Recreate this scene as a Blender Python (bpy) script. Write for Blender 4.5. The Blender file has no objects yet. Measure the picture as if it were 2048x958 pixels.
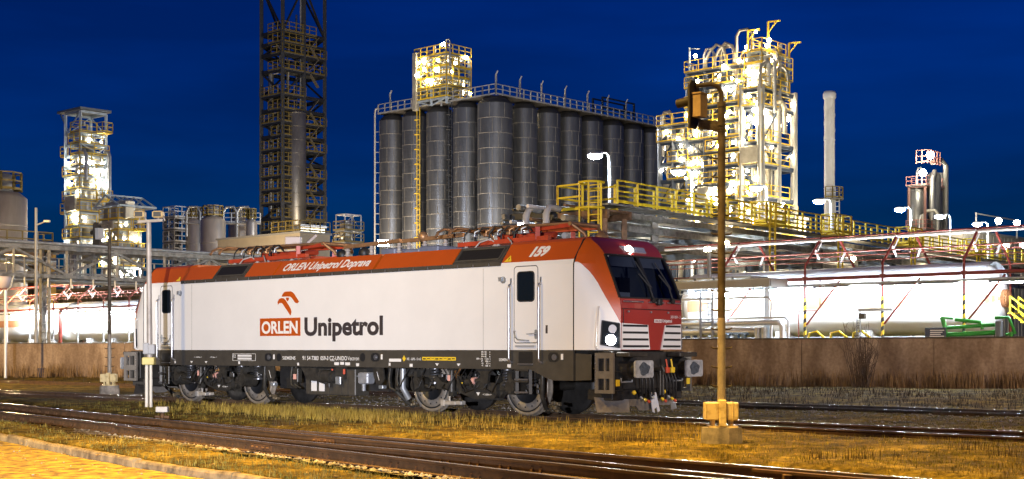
import bpy, math, random
import numpy as np
from mathutils import Vector, Matrix, noise as mnoise
rnd = random.Random(7)
S = bpy.context.scene
COL = S.collection
PI = math.pi
R = math.radians
# ------------------------------------------------------------------ frame of the place
F = 2750.0; HZ = 700.0; CH = 1.43            # photo focal length in pixels, horizon row, eye height
TH = R(42.5)
U = Vector((math.cos(TH), -math.sin(TH), 0)) # along the railway, towards the front of the engine
N = Vector((math.sin(TH), math.cos(TH), 0))  # across the railway, away from the viewer
LC = Vector((-3.757, 34.78, 0))              # middle of the engine
def P(px, py, Y): return Vector(((px-1024)/F*Y, Y, CH+(HZ-py)/F*Y))
def G(px, py, z=0.0):                        # point of the picture at height z
    Y = (CH-z)*F/(py-HZ); return Vector(((px-1024)/F*Y, Y, z))
def across(v): return v.x*N.x+v.y*N.y
def onp(px, p, z=0.0):                       # point seen in column px on the line at distance p across the railway
    a = (px-1024)/F; Y = p/(a*N.x+N.y); return Vector((a*Y, Y, z))
def run(Pc, d, px):                          # how far to go from Pc along d to reach column px
    a = (px-1024)/F; return (a*Pc.y-Pc.x)/(d.x-a*d.y)
# ------------------------------------------------------------------ materials
MATS = {}
def mat(name, col, rough=0.6, metal=0.0, var=0.0, scale=3.0, bump=0.0, col2=None, stretch=None, spec=0.5, detail=4.0, coat=0.0, thresh=None):
    if name in MATS: return MATS[name]
    m = bpy.data.materials.new(name); m.use_nodes = True; MATS[name] = m
    nt = m.node_tree; b = nt.nodes['Principled BSDF']
    b.inputs['Roughness'].default_value = rough; b.inputs['Metallic'].default_value = metal
    b.inputs['Base Color'].default_value = (*col, 1); b.inputs['Specular IOR Level'].default_value = spec
    b.inputs['Coat Weight'].default_value = coat
    if var or bump or col2:
        tc = nt.nodes.new('ShaderNodeTexCoord'); mp = nt.nodes.new('ShaderNodeMapping')
        nt.links.new(tc.outputs['Object'], mp.inputs['Vector'])
        if stretch: mp.inputs['Scale'].default_value = stretch
        nz = nt.nodes.new('ShaderNodeTexNoise'); nz.inputs['Scale'].default_value = scale; nz.inputs['Detail'].default_value = detail
        nz.inputs['Roughness'].default_value = 0.62
        nt.links.new(mp.outputs['Vector'], nz.inputs['Vector'])
        if var or col2:
            cr = nt.nodes.new('ShaderNodeValToRGB')
            c2 = col2 or tuple(max(0, c*(1-var)) for c in col)
            lo, hi = thresh or (0.36, 0.66)
            cr.color_ramp.elements[0].position = lo; cr.color_ramp.elements[1].position = hi
            cr.color_ramp.elements[0].color = (*c2, 1)
            cr.color_ramp.elements[1].color = (*(col if col2 else tuple(min(1, c*(1+var*0.4)) for c in col)), 1)
            nt.links.new(nz.outputs['Fac'], cr.inputs['Fac']); nt.links.new(cr.outputs['Color'], b.inputs['Base Color'])
        if bump:
            bp = nt.nodes.new('ShaderNodeBump'); bp.inputs['Strength'].default_value = bump; bp.inputs['Distance'].default_value = 0.02
            nt.links.new(nz.outputs['Fac'], bp.inputs['Height']); nt.links.new(bp.outputs['Normal'], b.inputs['Normal'])
    return m
def emis(name, col, strength, sample=True):
    if name in MATS: return MATS[name]
    m = bpy.data.materials.new(name); m.use_nodes = True; MATS[name] = m
    b = m.node_tree.nodes['Principled BSDF']
    b.inputs['Base Color'].default_value = (*[min(.8, c) for c in col], 1)
    b.inputs['Emission Color'].default_value = (*col, 1); b.inputs['Emission Strength'].default_value = strength
    if not sample: m.cycles.emission_sampling = 'NONE'
    return m
# ------------------------------------------------------------------ mesh builder
class MB:
    def __init__(s): s.v = []; s.f = []; s.m = []; s.s = []
    def add(s, vs, fs, m=0, smooth=False):
        o = len(s.v); s.v += [tuple(v) for v in vs]
        for f in fs: s.f.append([o+i for i in f]); s.m.append(m); s.s.append(smooth)
        return s
    def box(s, x0, x1, y0, y1, z0, z1, m=0):
        return s.add([(x0,y0,z0),(x1,y0,z0),(x1,y1,z0),(x0,y1,z0),(x0,y0,z1),(x1,y0,z1),(x1,y1,z1),(x0,y1,z1)],
              [(3,2,1,0),(4,5,6,7),(0,1,5,4),(1,2,6,5),(2,3,7,6),(3,0,4,7)], m)
    def bevbox(s, x0, x1, y0, y1, z0, z1, b=.02, m=0):       # box with chamfered vertical and horizontal edges
        v = []; fs = []
        rings = [(z0, b), (z0+b, 0), (z1-b, 0), (z1, b)]
        for z, i in rings:
            X0, X1, Y0, Y1 = x0+i, x1-i, y0+i, y1-i
            v += [(X0+b,Y0,z),(X1-b,Y0,z),(X1,Y0+b,z),(X1,Y1-b,z),(X1-b,Y1,z),(X0+b,Y1,z),(X0,Y1-b,z),(X0,Y0+b,z)]
        for r in range(3):
            for k in range(8): fs.append((r*8+k, r*8+(k+1)%8, (r+1)*8+(k+1)%8, (r+1)*8+k))
        fs.append(tuple(range(7,-1,-1))); fs.append(tuple(range(24,32)))
        return s.add(v, fs, m)
    def bar(s, p, q, w, h=None, m=0, caps=True):
        p = Vector(p); q = Vector(q); h = h or w; d = (q-p)
        if d.length < 1e-6: return s
        d.normalize(); up = Vector((0,0,1)) if abs(d.z) < .95 else Vector((N.x,N.y,0))
        a = d.cross(up).normalized()*(w/2); b = a.cross(d).normalized()*(h/2)
        vs = [p-a-b,p+a-b,p+a+b,p-a+b,q-a-b,q+a-b,q+a+b,q-a+b]
        fs = [(0,1,5,4),(1,2,6,5),(2,3,7,6),(3,0,4,7)]
        if caps: fs += [(3,2,1,0),(4,5,6,7)]
        return s.add(vs, fs, m)
    def tube(s, pts, r, n=6, m=0, caps=True, radii=None):
        pts = [Vector(p) for p in pts]; k = len(pts); vs = []; ref = None
        for i in range(k):
            d = (pts[min(i+1,k-1)]-pts[max(i-1,0)]).normalized()
            if ref is None: ref = Vector((0,0,1)) if abs(d.z) < .9 else Vector((1,0,0))
            a = d.cross(ref)
            if a.length < 1e-4: a = d.cross(Vector((0,1,0)))
            a.normalize(); b = a.cross(d).normalized(); ref = b
            rr = radii[i] if radii else r
            for j in range(n):
                t = 2*PI*j/n; vs.append(pts[i]+a*(rr*math.cos(t))+b*(rr*math.sin(t)))
        fs = [(i*n+j, i*n+(j+1)%n, (i+1)*n+(j+1)%n, (i+1)*n+j) for i in range(k-1) for j in range(n)]
        s.add(vs, fs, m, n > 4)
        if caps: s.add(vs[:n], [tuple(range(n-1,-1,-1))], m); s.add(vs[-n:], [tuple(range(n))], m)
        return s
    def cyl(s, p, q, r, r2=None, n=16, m=0, caps=True):
        return s.tube([p,q], r, n, m, caps, [r, r if r2 is None else r2])
    def lathe(s, c, prof, n=20, m=0, axis='z', ms=None, smooth=True, a0=0, a1=2*PI):
        full = abs(a1-a0-2*PI) < 1e-6; k = n if full else n+1; vs = []
        for r, z in prof:
            for j in range(k):
                t = a0+(a1-a0)*j/n; x, y = r*math.cos(t), r*math.sin(t)
                vs.append((c[0]+x,c[1]+y,c[2]+z) if axis == 'z' else ((c[0]+x,c[1]+z,c[2]+y) if axis == 'y' else (c[0]+z,c[1]+x,c[2]+y)))
        for i in range(len(prof)-1):
            fs = []
            for j in range(n if full else n):
                j2 = (j+1) % k if full else j+1
                q = (i*k+j, i*k+j2, (i+1)*k+j2, (i+1)*k+j)
                fs.append(q if axis != 'y' else q[::-1])
            o = len(s.v)
            if i == 0: base = o; s.v += [tuple(v) for v in vs]
            for f in fs: s.f.append([base+t for t in f]); s.m.append(ms[i] if ms else m); s.s.append(smooth)
        return s
    def prism(s, poly, fn, d0, d1, m=0, smooth=False):       # poly of (a,b) extruded from d0 to d1; fn(a,b,d) gives the point
        k = len(poly); vs = [fn(a,b,d0) for a,b in poly]+[fn(a,b,d1) for a,b in poly]
        fs = [(i,(i+1)%k,k+(i+1)%k,k+i) for i in range(k)]
        s.add(vs, fs, m, smooth); s.add(vs[:k], [tuple(range(k-1,-1,-1))], m); s.add(vs[k:], [tuple(range(k))], m)
        return s
    def ball(s, c, r, n=10, m=0, sz=1.0):
        k = max(4, n//2); return s.lathe(c, [(max(1e-4, r*math.sin(PI*i/k)), -r*sz*math.cos(PI*i/k)) for i in range(k+1)], n, m)
    def build(s, name, mats, parent=None, fix=True):
        me = bpy.data.meshes.new(name); me.from_pydata(s.v, [], s.f)
        for mm in (mats if isinstance(mats, (list, tuple)) else [mats]): me.materials.append(mm)
        me.polygons.foreach_set('material_index', s.m); me.polygons.foreach_set('use_smooth', s.s)
        me.update()
        if fix:
            import bmesh
            bm = bmesh.new(); bm.from_mesh(me); bmesh.ops.recalc_face_normals(bm, faces=bm.faces); bm.to_mesh(me); bm.free()
        o = bpy.data.objects.new(name, me); COL.objects.link(o)
        if parent is not None: o.parent = parent
        return o
def tag(o, label=None, cat=None, group=None, kind=None):
    if label: o['label'] = label
    if cat: o['category'] = cat
    if group: o['group'] = group
    if kind: o['kind'] = kind
    return o
def thing(name, label, cat, loc=(0,0,0), rz=0.0, group=None):
    o = bpy.data.objects.new(name, None); COL.objects.link(o); o.location = loc; o.rotation_euler = (0,0,rz); o.empty_display_size = .3
    return tag(o, label, cat, group)
def dup(root, loc, rz, label=None, group=None):
    r = root.copy(); COL.objects.link(r); r.location = loc; r.rotation_euler = (0,0,rz)
    if label: r['label'] = label
    if group: r['group'] = group
    for ch in list(root.children):
        c = ch.copy(); COL.objects.link(c); c.parent = r
        for g in list(ch.children):
            d = g.copy(); COL.objects.link(d); d.parent = c
    return r
RZ = -TH                                       # things lined up with the railway: local x = U, local y = N
def text_mesh(name, body, m, parent, x, z, w=None, h=.2, bold=0.0, shear=0.0, to=None, kern=1.0):
    """Lettering as flat mesh; to(a,b) puts text coordinates into the parent's space."""
    cu = bpy.data.curves.new(name, 'FONT'); cu.body = body; cu.size = 1.0; cu.offset = bold; cu.shear = shear; cu.space_character = kern
    cu.resolution_u = 4; cu.fill_mode = 'FRONT'
    ob = bpy.data.objects.new(name, cu); COL.objects.link(ob)
    dg = bpy.context.evaluated_depsgraph_get(); me = bpy.data.meshes.new_from_object(ob.evaluated_get(dg))
    bpy.data.objects.remove(ob); bpy.data.curves.remove(cu)
    co = np.zeros(len(me.vertices)*3); me.vertices.foreach_get('co', co); co = co.reshape(-1,3)
    x0, x1 = co[:,0].min(), co[:,0].max(); sy = h/.72; sx = (w/(x1-x0)) if w else sy
    for v in me.vertices: v.co = to(x+(v.co.x-x0)*sx, z+v.co.y*sy)
    me.materials.clear(); me.materials.append(m)
    for p in me.polygons: p.material_index = 0
    o = bpy.data.objects.new(name, me); COL.objects.link(o); o.parent = parent
    return o
# ------------------------------------------------------------------ palette
white_paint = mat('white_body_paint', (.79,.775,.755), .32, 0, .03, 1.2, coat=.25)
orange_paint = mat('orange_paint', (.50,.085,.004), .34, 0, .05, 1.5, coat=.2)
front_red_m = mat('front_red', (.32,.036,.028), .3, 0, .05, 1.5, coat=.3)  # both cab fronts: a darker red than the orange sides
skirt_paint = mat('dark_grey_paint', (.062,.055,.044), .5, 0, .18, 4)
black_frame = mat('underframe_black', (.028,.026,.024), .5, .0, .35, 7)
dark_part = mat('dark_machinery', (.055,.05,.042), .45, .25, .35, 9)
steel_bright = mat('bright_steel', (.62,.62,.64), .28, .9, .1, 8)
rail_top = mat('polished_rail', (.55,.52,.5), .26, 1.0, .2, 2, stretch=(1,1,1))
rust = mat('rusty_steel', (.12,.058,.022), .75, .1, .4, 9, bump=.2)
wheel_steel = mat('wheel_steel', (.36,.31,.25), .45, .35, .25, 10)
rubber = mat('black_rubber', (.015,.015,.016), .5)
white_letter = mat('white_lettering', (.8,.79,.77), .5)
grey_letter = mat('grey_lettering', (.045,.036,.036), .5)
yellow_paint = mat('yellow_paint', (.78,.48,.02), .5, 0, .15, 5)
warn_yellow = mat('warning_yellow', (.8,.55,.03), .5)
glass_dark = mat('tinted_glass', (.008,.011,.016), .06, 0, spec=.7)
galv = mat('galvanised_steel', (.42,.44,.46), .42, .6, .2, 6)
conc = mat('old_concrete', (.30,.27,.23), .9, 0, .45, 5, bump=.4)
# ================================================================== THE ENGINE
loco = thing('electric_locomotive', 'white electric locomotive with orange roof edge, standing with its headlights on', 'locomotive', LC, RZ)
def sp(px, py, v=-1.5):                       # point on the engine's plane y = v -> (x, z) of the engine
    a = (px-1024)/F; Y = (v+across(LC))/(a*N.x+N.y); q = Vector((a*Y, Y, 0))-LC
    return q.x*U.x+q.y*U.y, CH+(HZ-py)*Y/F
def rrect(x0, x1, z0, z1, r, k=4):
    pts = []
    for cx, cz, a in ((x1-r,z1-r,0),(x0+r,z1-r,90),(x0+r,z0+r,180),(x1-r,z0+r,270)):
        for i in range(k+1): t = R(a+90*i/k); pts.append((cx+r*math.cos(t), cz+r*math.sin(t)))
    return pts
XZ = lambda a,b,d: (a,d,b)
YZ = lambda a,b,d: (d,a,b)
def plate(name, poly, y0, y1, m, parent=loco): return MB().prism(poly, XZ, y0, y1).build(name, m, parent)
JF, JR = 8.18, -7.64
# main body -----------------------------------------------------------------
b = MB(); b.prism([(-1.5,1.43),(-1.5,3.20),(-1.46,3.31),(1.46,3.31),(1.5,3.20),(1.5,1.43)], YZ, JR, JF)
body = b.build('body_shell', white_paint, loco)
b = MB()
for x in (JF-.012, JR-.012): b.prism([(-1.505,1.43),(-1.505,3.20),(-1.465,3.315),(-1.175,3.735),(1.175,3.735),(1.465,3.315),(1.505,3.2),(1.505,1.43)], YZ, x, x+.024)
for x in (5.62, -5.3): b.box(x, x+.006, -1.502, -1.49, 1.43, 3.2)
b.build('body_seam', rubber, body)
CABTOP = [(-1.47,3.30),(-1.172,3.70),(-1.1,3.755),(-.9,3.79),(.9,3.79),(1.1,3.755),(1.172,3.70),(1.47,3.30)]
for x0, x1 in ((6.14, JF-.014), (JR+.014, -5.86)): MB().prism(CABTOP, YZ, x0, x1).build('cab_roof', orange_paint, loco)
PAN = [(-1.487,3.325),(-1.172,3.70),(-1.10,3.70),(-1.40,3.325)]
panels = [(-5.82,-4.42), (-2.97,-1.80), (-1.73,2.00), (2.09,4.63)]
for sgn in (1,-1):
    pp = [(y*sgn, z) for y, z in PAN]
    for x0, x1 in panels: MB().prism(pp, YZ, x0, x1).build('roof_panel', orange_paint, loco)
    for x0, x1 in ((-4.39,-3.0), (4.66,6.12)):
        v = MB().prism(pp, YZ, x0, x1).build('vent_panel', skirt_paint, loco)
        sl = lambda b_, o: (sgn*(-1.487+.638*b_-.77*o), 3.325+.77*b_+.638*o)
        g = MB()
        for xa, xb, ba, bb in ((x0+.1,x1-.1,.1,.4),):
            g.add([(xa,*sl(ba,.006)),(xb,*sl(ba,.006)),(xb,*sl(bb,.006)),(xa,*sl(bb,.006))], [(0,1,2,3)])
        g.build('vent_mesh', mat('vent_mesh_black', (.012,.011,.012), .6, 0, .6, 60), v)
        fr = MB()
        for (xa,ba,xb,bb) in ((x0+.08,.08,x1-.08,.08),(x0+.08,.42,x1-.08,.42),(x0+.08,.08,x0+.08,.42),(x1-.08,.08,x1-.08,.42)):
            fr.bar((xa,*sl(ba,.012)),(xb,*sl(bb,.012)),.035,.03)
        for k in range(6):
            fr.ball((x0+.15+k*(x1-x0-.3)/5,*sl(.04,.004)), .012, 6); fr.ball((x0+.15+k*(x1-x0-.3)/5,*sl(.46,.004)), .012, 6)
        fr.build('vent_frame', skirt_paint, v)
st = MB().box(-5.80, 6.13, -1.512, -1.44, 3.235, 3.325).build('hinge_strip', skirt_paint, loco)
lt = MB()
for k in range(25):
    x = -5.6+k*.475; lt.add([(x-.022,-1.516,3.25),(x+.022,-1.516,3.25),(x,-1.516,3.31),(x-.022,-1.5,3.25),(x+.022,-1.5,3.25),(x,-1.5,3.31)], [(0,1,2),(0,3,4,1),(1,4,5,2),(2,5,3,0)], 0)
lt.build('latch', steel_bright, st)
MB().box(-5.7, 6.1, -1.1, 1.1, 3.31, 3.42).build('roof_deck', mat('roof_deck_grey', (.20,.23,.27), .6, 0, .3, 3), loco)
# sides below ----------------------------------------------------------------
SK = [(JR,1.02),(JR,1.43),(JF-.014,1.43),(JF-.014,.80),(7.62,.80),(7.42,.85),(7.02,1.01),(6.7,1.02)]
for y0, y1 in ((-1.495,-1.43),(1.43,1.495)):
    sk = MB().prism(SK, XZ, y0, y1).build('side_skirt', skirt_paint, loco)
    MB().prism([(JF+.014,1.36),(8.60,1.34),(8.60,.82),(JF+.014,.80)], XZ, y0+(.04 if y0<0 else 0), y1+(0 if y0<0 else -.04)).build('corner_skirt', skirt_paint, loco)
    if y0 < 0:
        for px in (536.5, 750, 1107):         # lifting eyes in dark pockets
            x, z = sp(px, 714.5)
            MB().prism(rrect(x-.15,x+.15,z-.1,z+.1,.09), XZ, -1.4985, -1.48).build('lifting_pocket', rubber, sk)
            MB().cyl((x+.02,-1.51,z),(x+.02,-1.48,z),.065,n=14).cyl((x+.02,-1.515,z),(x+.02,-1.5,z),.03,n=10).build('lifting_eye', steel_bright, sk)
            MB().box(x+.2,x+.26,-1.499,-1.49,z-.05,z+.07).build('data_plate', white_letter, sk)
        for px in (557.5, 725):
            x, z = sp(px, 714.5); MB().prism(rrect(x-.09,x+.09,z-.1,z+.1,.085), XZ, -1.4985, -1.48).build('jacking_hole', rubber, sk)
        for px in (332, 1051):
            x, z = sp(px, 716); MB().prism(rrect(x-.2,x+.2,z-.13,z+.13,.03), XZ, -1.4985, -1.48).build('step_recess', rubber, sk)
            MB().box(x-.2,x+.2,-1.53,-1.47,z-.14,z-.115).build('step_edge', steel_bright, sk)
MB().box(JR+.1, 8.4, -1.3, 1.3, 1.05, 1.42).build('underframe', black_frame, loco)
MB().box(-2.1, 2.1, -1.0, 1.0, .45, 1.05).build('equipment_block', black_frame, loco)
# cabs -----------------------------------------------------------------------
RINGS = [(1.43,1.50,9.09,9.04,1.04),(1.95,1.50,9.11,9.055,1.05),(2.28,1.50,9.11,9.05,1.05),(2.50,1.50,9.08,9.02,1.05),(2.9,1.5,8.90,8.85,1.045),(3.20,1.495,8.75,8.70,1.03),
         (3.40,1.40,8.65,8.60,1.01),(3.50,1.33,8.57,8.53,1.02),(3.60,1.25,8.47,8.44,1.04),(3.70,1.172,8.34,8.32,1.07),(3.76,1.08,8.25,8.24,1.0)]
def cab_paint(name, x0, sx):
    m = bpy.data.materials.new(name); m.use_nodes = True; nt = m.node_tree; bs = nt.nodes['Principled BSDF']
    bs.inputs['Roughness'].default_value = .33; bs.inputs['Coat Weight'].default_value = .25
    tc = nt.nodes.new('ShaderNodeTexCoord'); se = nt.nodes.new('ShaderNodeSeparateXYZ'); nt.links.new(tc.outputs['Object'], se.inputs[0])
    mr = nt.nodes.new('ShaderNodeMapRange'); mr.inputs['From Min'].default_value = x0; mr.inputs['From Max'].default_value = x0+sx
    nt.links.new(se.outputs['X'], mr.inputs['Value'])
    fc = nt.nodes.new('ShaderNodeFloatCurve'); c = fc.mapping.curves[0]
    pts = [(0,3.235),(.10,3.22),(.22,3.12),(.40,2.93),(.61,2.62),(.766,2.38),(.92,2.12),(1.0,1.97)]
    c.points[0].location = (0, pts[0][1]/4); c.points[1].location = (1, pts[-1][1]/4)
    for t, z in pts[1:-1]: c.points.new(t, z/4)
    fc.mapping.update(); nt.links.new(mr.outputs['Result'], fc.inputs['Value'])
    mu = nt.nodes.new('ShaderNodeMath'); mu.operation = 'MULTIPLY'; mu.inputs[1].default_value = 4; nt.links.new(fc.outputs[0], mu.inputs[0])
    gt = nt.nodes.new('ShaderNodeMath'); gt.operation = 'GREATER_THAN'; nt.links.new(se.outputs['Z'], gt.inputs[0]); nt.links.new(mu.outputs[0], gt.inputs[1])
    mx = nt.nodes.new('ShaderNodeMix'); mx.data_type = 'RGBA'; mx.inputs['A'].default_value = (.79,.775,.755,1); mx.inputs['B'].default_value = (.50,.085,.004,1)
    nt.links.new(gt.outputs[0], mx.inputs['Factor']); nt.links.new(mx.outputs['Result'], bs.inputs['Base Color'])
    return m
def make_cab(front):
    fx = (lambda s: s) if front else (lambda s: JR-.014-(s-JF-.014)*1.36)
    pm = cab_paint('cab_paint_front' if front else 'cab_paint_rear', fx(JF+.014), fx(9.05)-fx(JF+.014))
    def ring(r):
        z, ys, sf, sc, yc = r; o = []
        def smooth_corner(t): return t
        near = [(JF+.014+(sc-JF-.014)*t, -(ys+(yc-ys)*(t**1.25))) for t in [i/6 for i in range(7)]]
        mid = [(sc+(sf-sc)*(1-(q*q)), q*yc) for q in (-.97,-.8,-.6,-.4,-.2,0,.2,.4,.6,.8,.97)]
        far = [(x,-y) for x, y in near[::-1]]
        return [(fx(x), y, z) for x, y in near+mid+far]
    rs = [ring(r) for r in RINGS]; n = len(rs[0]); sh = MB()
    for i in range(len(rs)-1):
        for j in range(n-1):
            fr = 6 <= j < n-7; zz = RINGS[i][0]
            if fr and 2.45 < zz < 3.35: continue
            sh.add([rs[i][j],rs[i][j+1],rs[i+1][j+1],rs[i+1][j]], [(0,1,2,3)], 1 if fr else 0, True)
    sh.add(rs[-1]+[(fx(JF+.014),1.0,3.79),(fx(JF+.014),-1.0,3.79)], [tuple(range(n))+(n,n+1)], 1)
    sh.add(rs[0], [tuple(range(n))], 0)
    cab = sh.build('cab_shell', [pm, front_red_m], loco)
    me = cab.data
    # weld so that the shading runs on over the facets, sharp where paint meets at the edges
    import bmesh
    bm = bmesh.new(); bm.from_mesh(me); bmesh.ops.remove_doubles(bm, verts=bm.verts, dist=.0008)
    for e in bm.edges:
        if len(e.link_faces) == 2 and e.calc_face_angle(0) > R(24): e.smooth = False
    bm.to_mesh(me); bm.free()
    # windscreen
    w = MB()
    for i in range(len(RINGS)-1):
        if not (2.45 < RINGS[i][0] < 3.35): continue
        for j in range(6, n-7):
            sft = lambda p: (p[0]-(.012 if front else -.012), p[1], p[2])
            w.add([sft(rs[i][j]),sft(rs[i][j+1]),sft(rs[i+1][j+1]),sft(rs[i+1][j])], [(0,1,2,3) if front else (3,2,1,0)], 0, True)
    m = bpy.data.materials.get('windscreen_glass')
    if not m:
        m = bpy.data.materials.new('windscreen_glass'); m.use_nodes = True; nt = m.node_tree
        out = nt.nodes['Material Output']; tr = nt.nodes.new('ShaderNodeBsdfTransparent'); tr.inputs[0].default_value = (.34,.38,.46,1)
        gl = nt.nodes.new('ShaderNodeBsdfGlossy'); gl.inputs['Roughness'].default_value = .03
        fz = nt.nodes.new('ShaderNodeFresnel'); fz.inputs[0].default_value = 1.45; mx = nt.nodes.new('ShaderNodeMixShader')
        nt.links.new(fz.outputs[0], mx.inputs[0]); nt.links.new(tr.outputs[0], mx.inputs[1]); nt.links.new(gl.outputs[0], mx.inputs[2]); nt.links.new(mx.outputs[0], out.inputs[0])
        MATS['windscreen_glass'] = m
    ws = w.build('windscreen', m, loco, fix=False)
    # frame of the windscreen and its middle post
    i0, i1 = 3, 6; fr = MB(); off = .006 if front else -.006
    def lerp(j, z):
        for i in range(i0, i1):
            za, zb = RINGS[i][0], RINGS[i+1][0]
            if za-1e-6 <= z <= zb+1e-6:
                t = (z-za)/(zb-za); return Vector(rs[i][j])*(1-t)+Vector(rs[i+1][j])*t+Vector((off,0,0))
    jl, jr, jm = 6, n-7, n//2
    for j in (jl, jm, jr):
        for i in range(i0, i1): fr.bar(Vector(rs[i][j])+Vector((off,0,0)), Vector(rs[i+1][j])+Vector((off,0,0)), .05 if j != jm else .07, .03)
    for i in (i0, i1):
        for j in range(jl, jr): fr.bar(Vector(rs[i][j])+Vector((off,0,0)), Vector(rs[i][j+1])+Vector((off,0,0)), .05, .03)
    fr.build('windscreen_frame', rubber, ws)
    # inside of the cab
    it = MB(); X = fx
    xs = sorted((X(8.22), X(8.27))); it.box(xs[0], xs[1], -1.35, 1.35, 1.5, 3.3, 0)
    xs = sorted((X(8.62), X(8.98))); it.box(xs[0], xs[1], -1.0, 1.0, 2.38, 2.47, 0)
    xs = sorted((X(8.64), X(8.655)));
    it.build('cab_interior', mat('cab_interior_grey', (.10,.105,.115), .7), loco)
    bl = MB()
    for ya, yb in ((-.93,-.06),(.1,.9)):
        bl.add([(X(8.70),ya,3.16),(X(8.70),yb,3.16),(X(8.61),yb,3.38),(X(8.61),ya,3.38)], [(0,1,2,3)])
    bl.build('sun_blind', mat('sun_blind_grey', (.42,.42,.42), .8), loco)
    st = MB(); xs = sorted((X(8.45), X(8.55))); st.box(xs[0], xs[1], -.45, -.1, 2.3, 2.95); st.build('driver_seat', rubber, loco)
    ds = MB(); xs = sorted((X(8.75), X(8.8))); ds.box(xs[0], xs[1], -.8, -.42, 2.47, 2.62); ds.build('desk_screen', mat('desk_screen_grey', (.5,.5,.5), .6), loco)
    # head lamps in dark glass on the corners
    for sg in (-1, 1):
        def fc(s_, z, o=.012):
            t = (s_-JF-.014)/(9.05-JF-.014); y = 1.5+(1.05-1.5)*t**1.25
            return Vector((X(s_)+(o*.5 if front else -o*.5), sg*(y+o), z))
        hl = MB(); q = [(8.73,2.03),(9.03,1.97),(9.035,1.475),(8.70,1.54)]
        hl.add([fc(*p, .014) for p in q]+[fc(*p, -.02) for p in q], [(0,1,2,3),(0,4,5,1),(1,5,6,2),(2,6,7,3),(3,7,4,0)])
        h = hl.build('headlight', glass_dark, loco)
        eb = MB()
        for (pa, pb) in zip(q, q[1:]+q[:1]): eb.bar(fc(*pa,.016), fc(*pb,.016), .03, .02)
        eb.build('headlight_bezel', rubber, h)
        nrm = (fc(8.9,1.7,.1)-fc(8.9,1.7,0)).normalized()
        c1, c2 = fc(8.885,1.635,.014), fc(8.915,1.86,.014)
        if front:
            MB().cyl(c1, c1+nrm*.02, .105, n=18).build('lamp_lens', emis('headlamp_lit', (1,.97,.92), 60), h)
            MB().cyl(c2, c2+nrm*.018, .085, n=18).build('lamp_lens', mat('lamp_reflector', (.75,.75,.78), .25, .6), h)
        else:
            MB().cyl(c1, c1+nrm*.02, .07, n=16).build('lamp_lens', glass_dark, h)
        rb = MB(); rb.tube([fc(8.64,1.45,.01),fc(8.62,1.49,.07),fc(8.66,2.26,.07),fc(8.665,2.31,.01)], .024, 8); rb.build('corner_handrail', white_paint, loco)
    return cab, fx
cabF, fxF = make_cab(True); cabR, fxR = make_cab(False)
FX = 9.115
fpl = lambda a,b: (FX+.004-.06*min(1,abs(a-.03)/1.05)**2, a, b)
ft = MB()                                      # bonnet seam and grab rail across the nose
pts = [(9.13-.06*(q*q), q*1.03, 2.27) for q in [i/8 for i in range(-8,9)]]
ft.tube(pts, .008, 5)
for y in (-.99,):
    ft.tube([(9.075,y,2.27),(9.075,y,1.97)], .006, 5)
ft.build('bonnet_seam', rubber, loco)
for a0, a1 in ((-.98,-.38),(-.18,.32),(.48,1.0)):
    g = MB(); g.tube([(9.12-.05*(a*a), a, 2.42) for a in [a0+(a1-a0)*i/5 for i in range(6)]], .018, 6); g.build('front_handrail', steel_bright, loco)
bt = MB()
for y in (-.88,-.12,.48): MB().cyl((9.11,y,2.215),(9.135,y,2.215),.022,n=8).build('bonnet_bolt', galv, loco)
# grilles: white slats over dark slots either side of the red V
for polyw in ([(-1.03,1.44),(-1.03,1.98),(-.22,1.95),(-.16,1.44)], [(.24,1.44),(.38,1.95),(1.03,1.98),(1.03,1.44)]):
    q = [(9.12-.065*(a/1.05)**2+.004, a, z) for a, z in polyw]
    b_ = MB(); back = [(x-.03,y,z) for x,y,z in q]; b_.add(q+back, [(0,1,2,3),(0,4,5,1),(1,5,6,2),(2,6,7,3),(3,7,4,0)])
    gr = b_.build('grille', white_paint, loco)
    d = MB(); (a0,_),(a1,_),(a2,_),(a3,_) = polyw
    L = (polyw[0], polyw[1]) ; Rr = (polyw[3], polyw[2])
    for z in (1.925, 1.785, 1.645, 1.505):
        t = (z-1.44)/.53; ya = L[0][0]+(L[1][0]-L[0][0])*t; yb = Rr[0][0]+(Rr[1][0]-Rr[0][0])*t
        ya += .03; yb -= .03; k = 6
        row = [(9.12-.065*(y/1.05)**2+.009, y) for y in [ya+(yb-ya)*i/k for i in range(k+1)]]
        vs = [(x,y,z-.02) for x,y in row]+[(x,y,z+.025) for x,y in row]
        d.add(vs, [(i,i+1,k+1+i+1,k+1+i) for i in range(k)])
    d.build('grille_slot', rubber, gr)
# top lamp over the windscreen
tl = MB(); q = [(-.36,3.60),(-.30,3.475),(.40,3.475),(.46,3.60)]
def roofpt(y, z, o):
    for a_, b_ in zip(RINGS, RINGS[1:]):
        if a_[0] <= z <= b_[0]:
            t = (z-a_[0])/(b_[0]-a_[0]); return Vector((a_[2]+(b_[2]-a_[2])*t+o, y, z+o*.6))
tl.add([roofpt(y,z,.02) for y,z in q]+[roofpt(y,z,-.05) for y,z in q], [(0,1,2,3),(0,4,5,1),(1,5,6,2),(2,6,7,3),(3,7,4,0)])
tlo = tl.build('top_headlight', mat('lamp_reflector', (.75,.75,.78), .25, .6), loco)
MB().cyl(roofpt(-.12,3.535,.02), roofpt(-.12,3.535,.04), .085, n=16).build('lamp_lens', emis('headlamp_lit', (1,.97,.92), 60), tlo)
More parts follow.
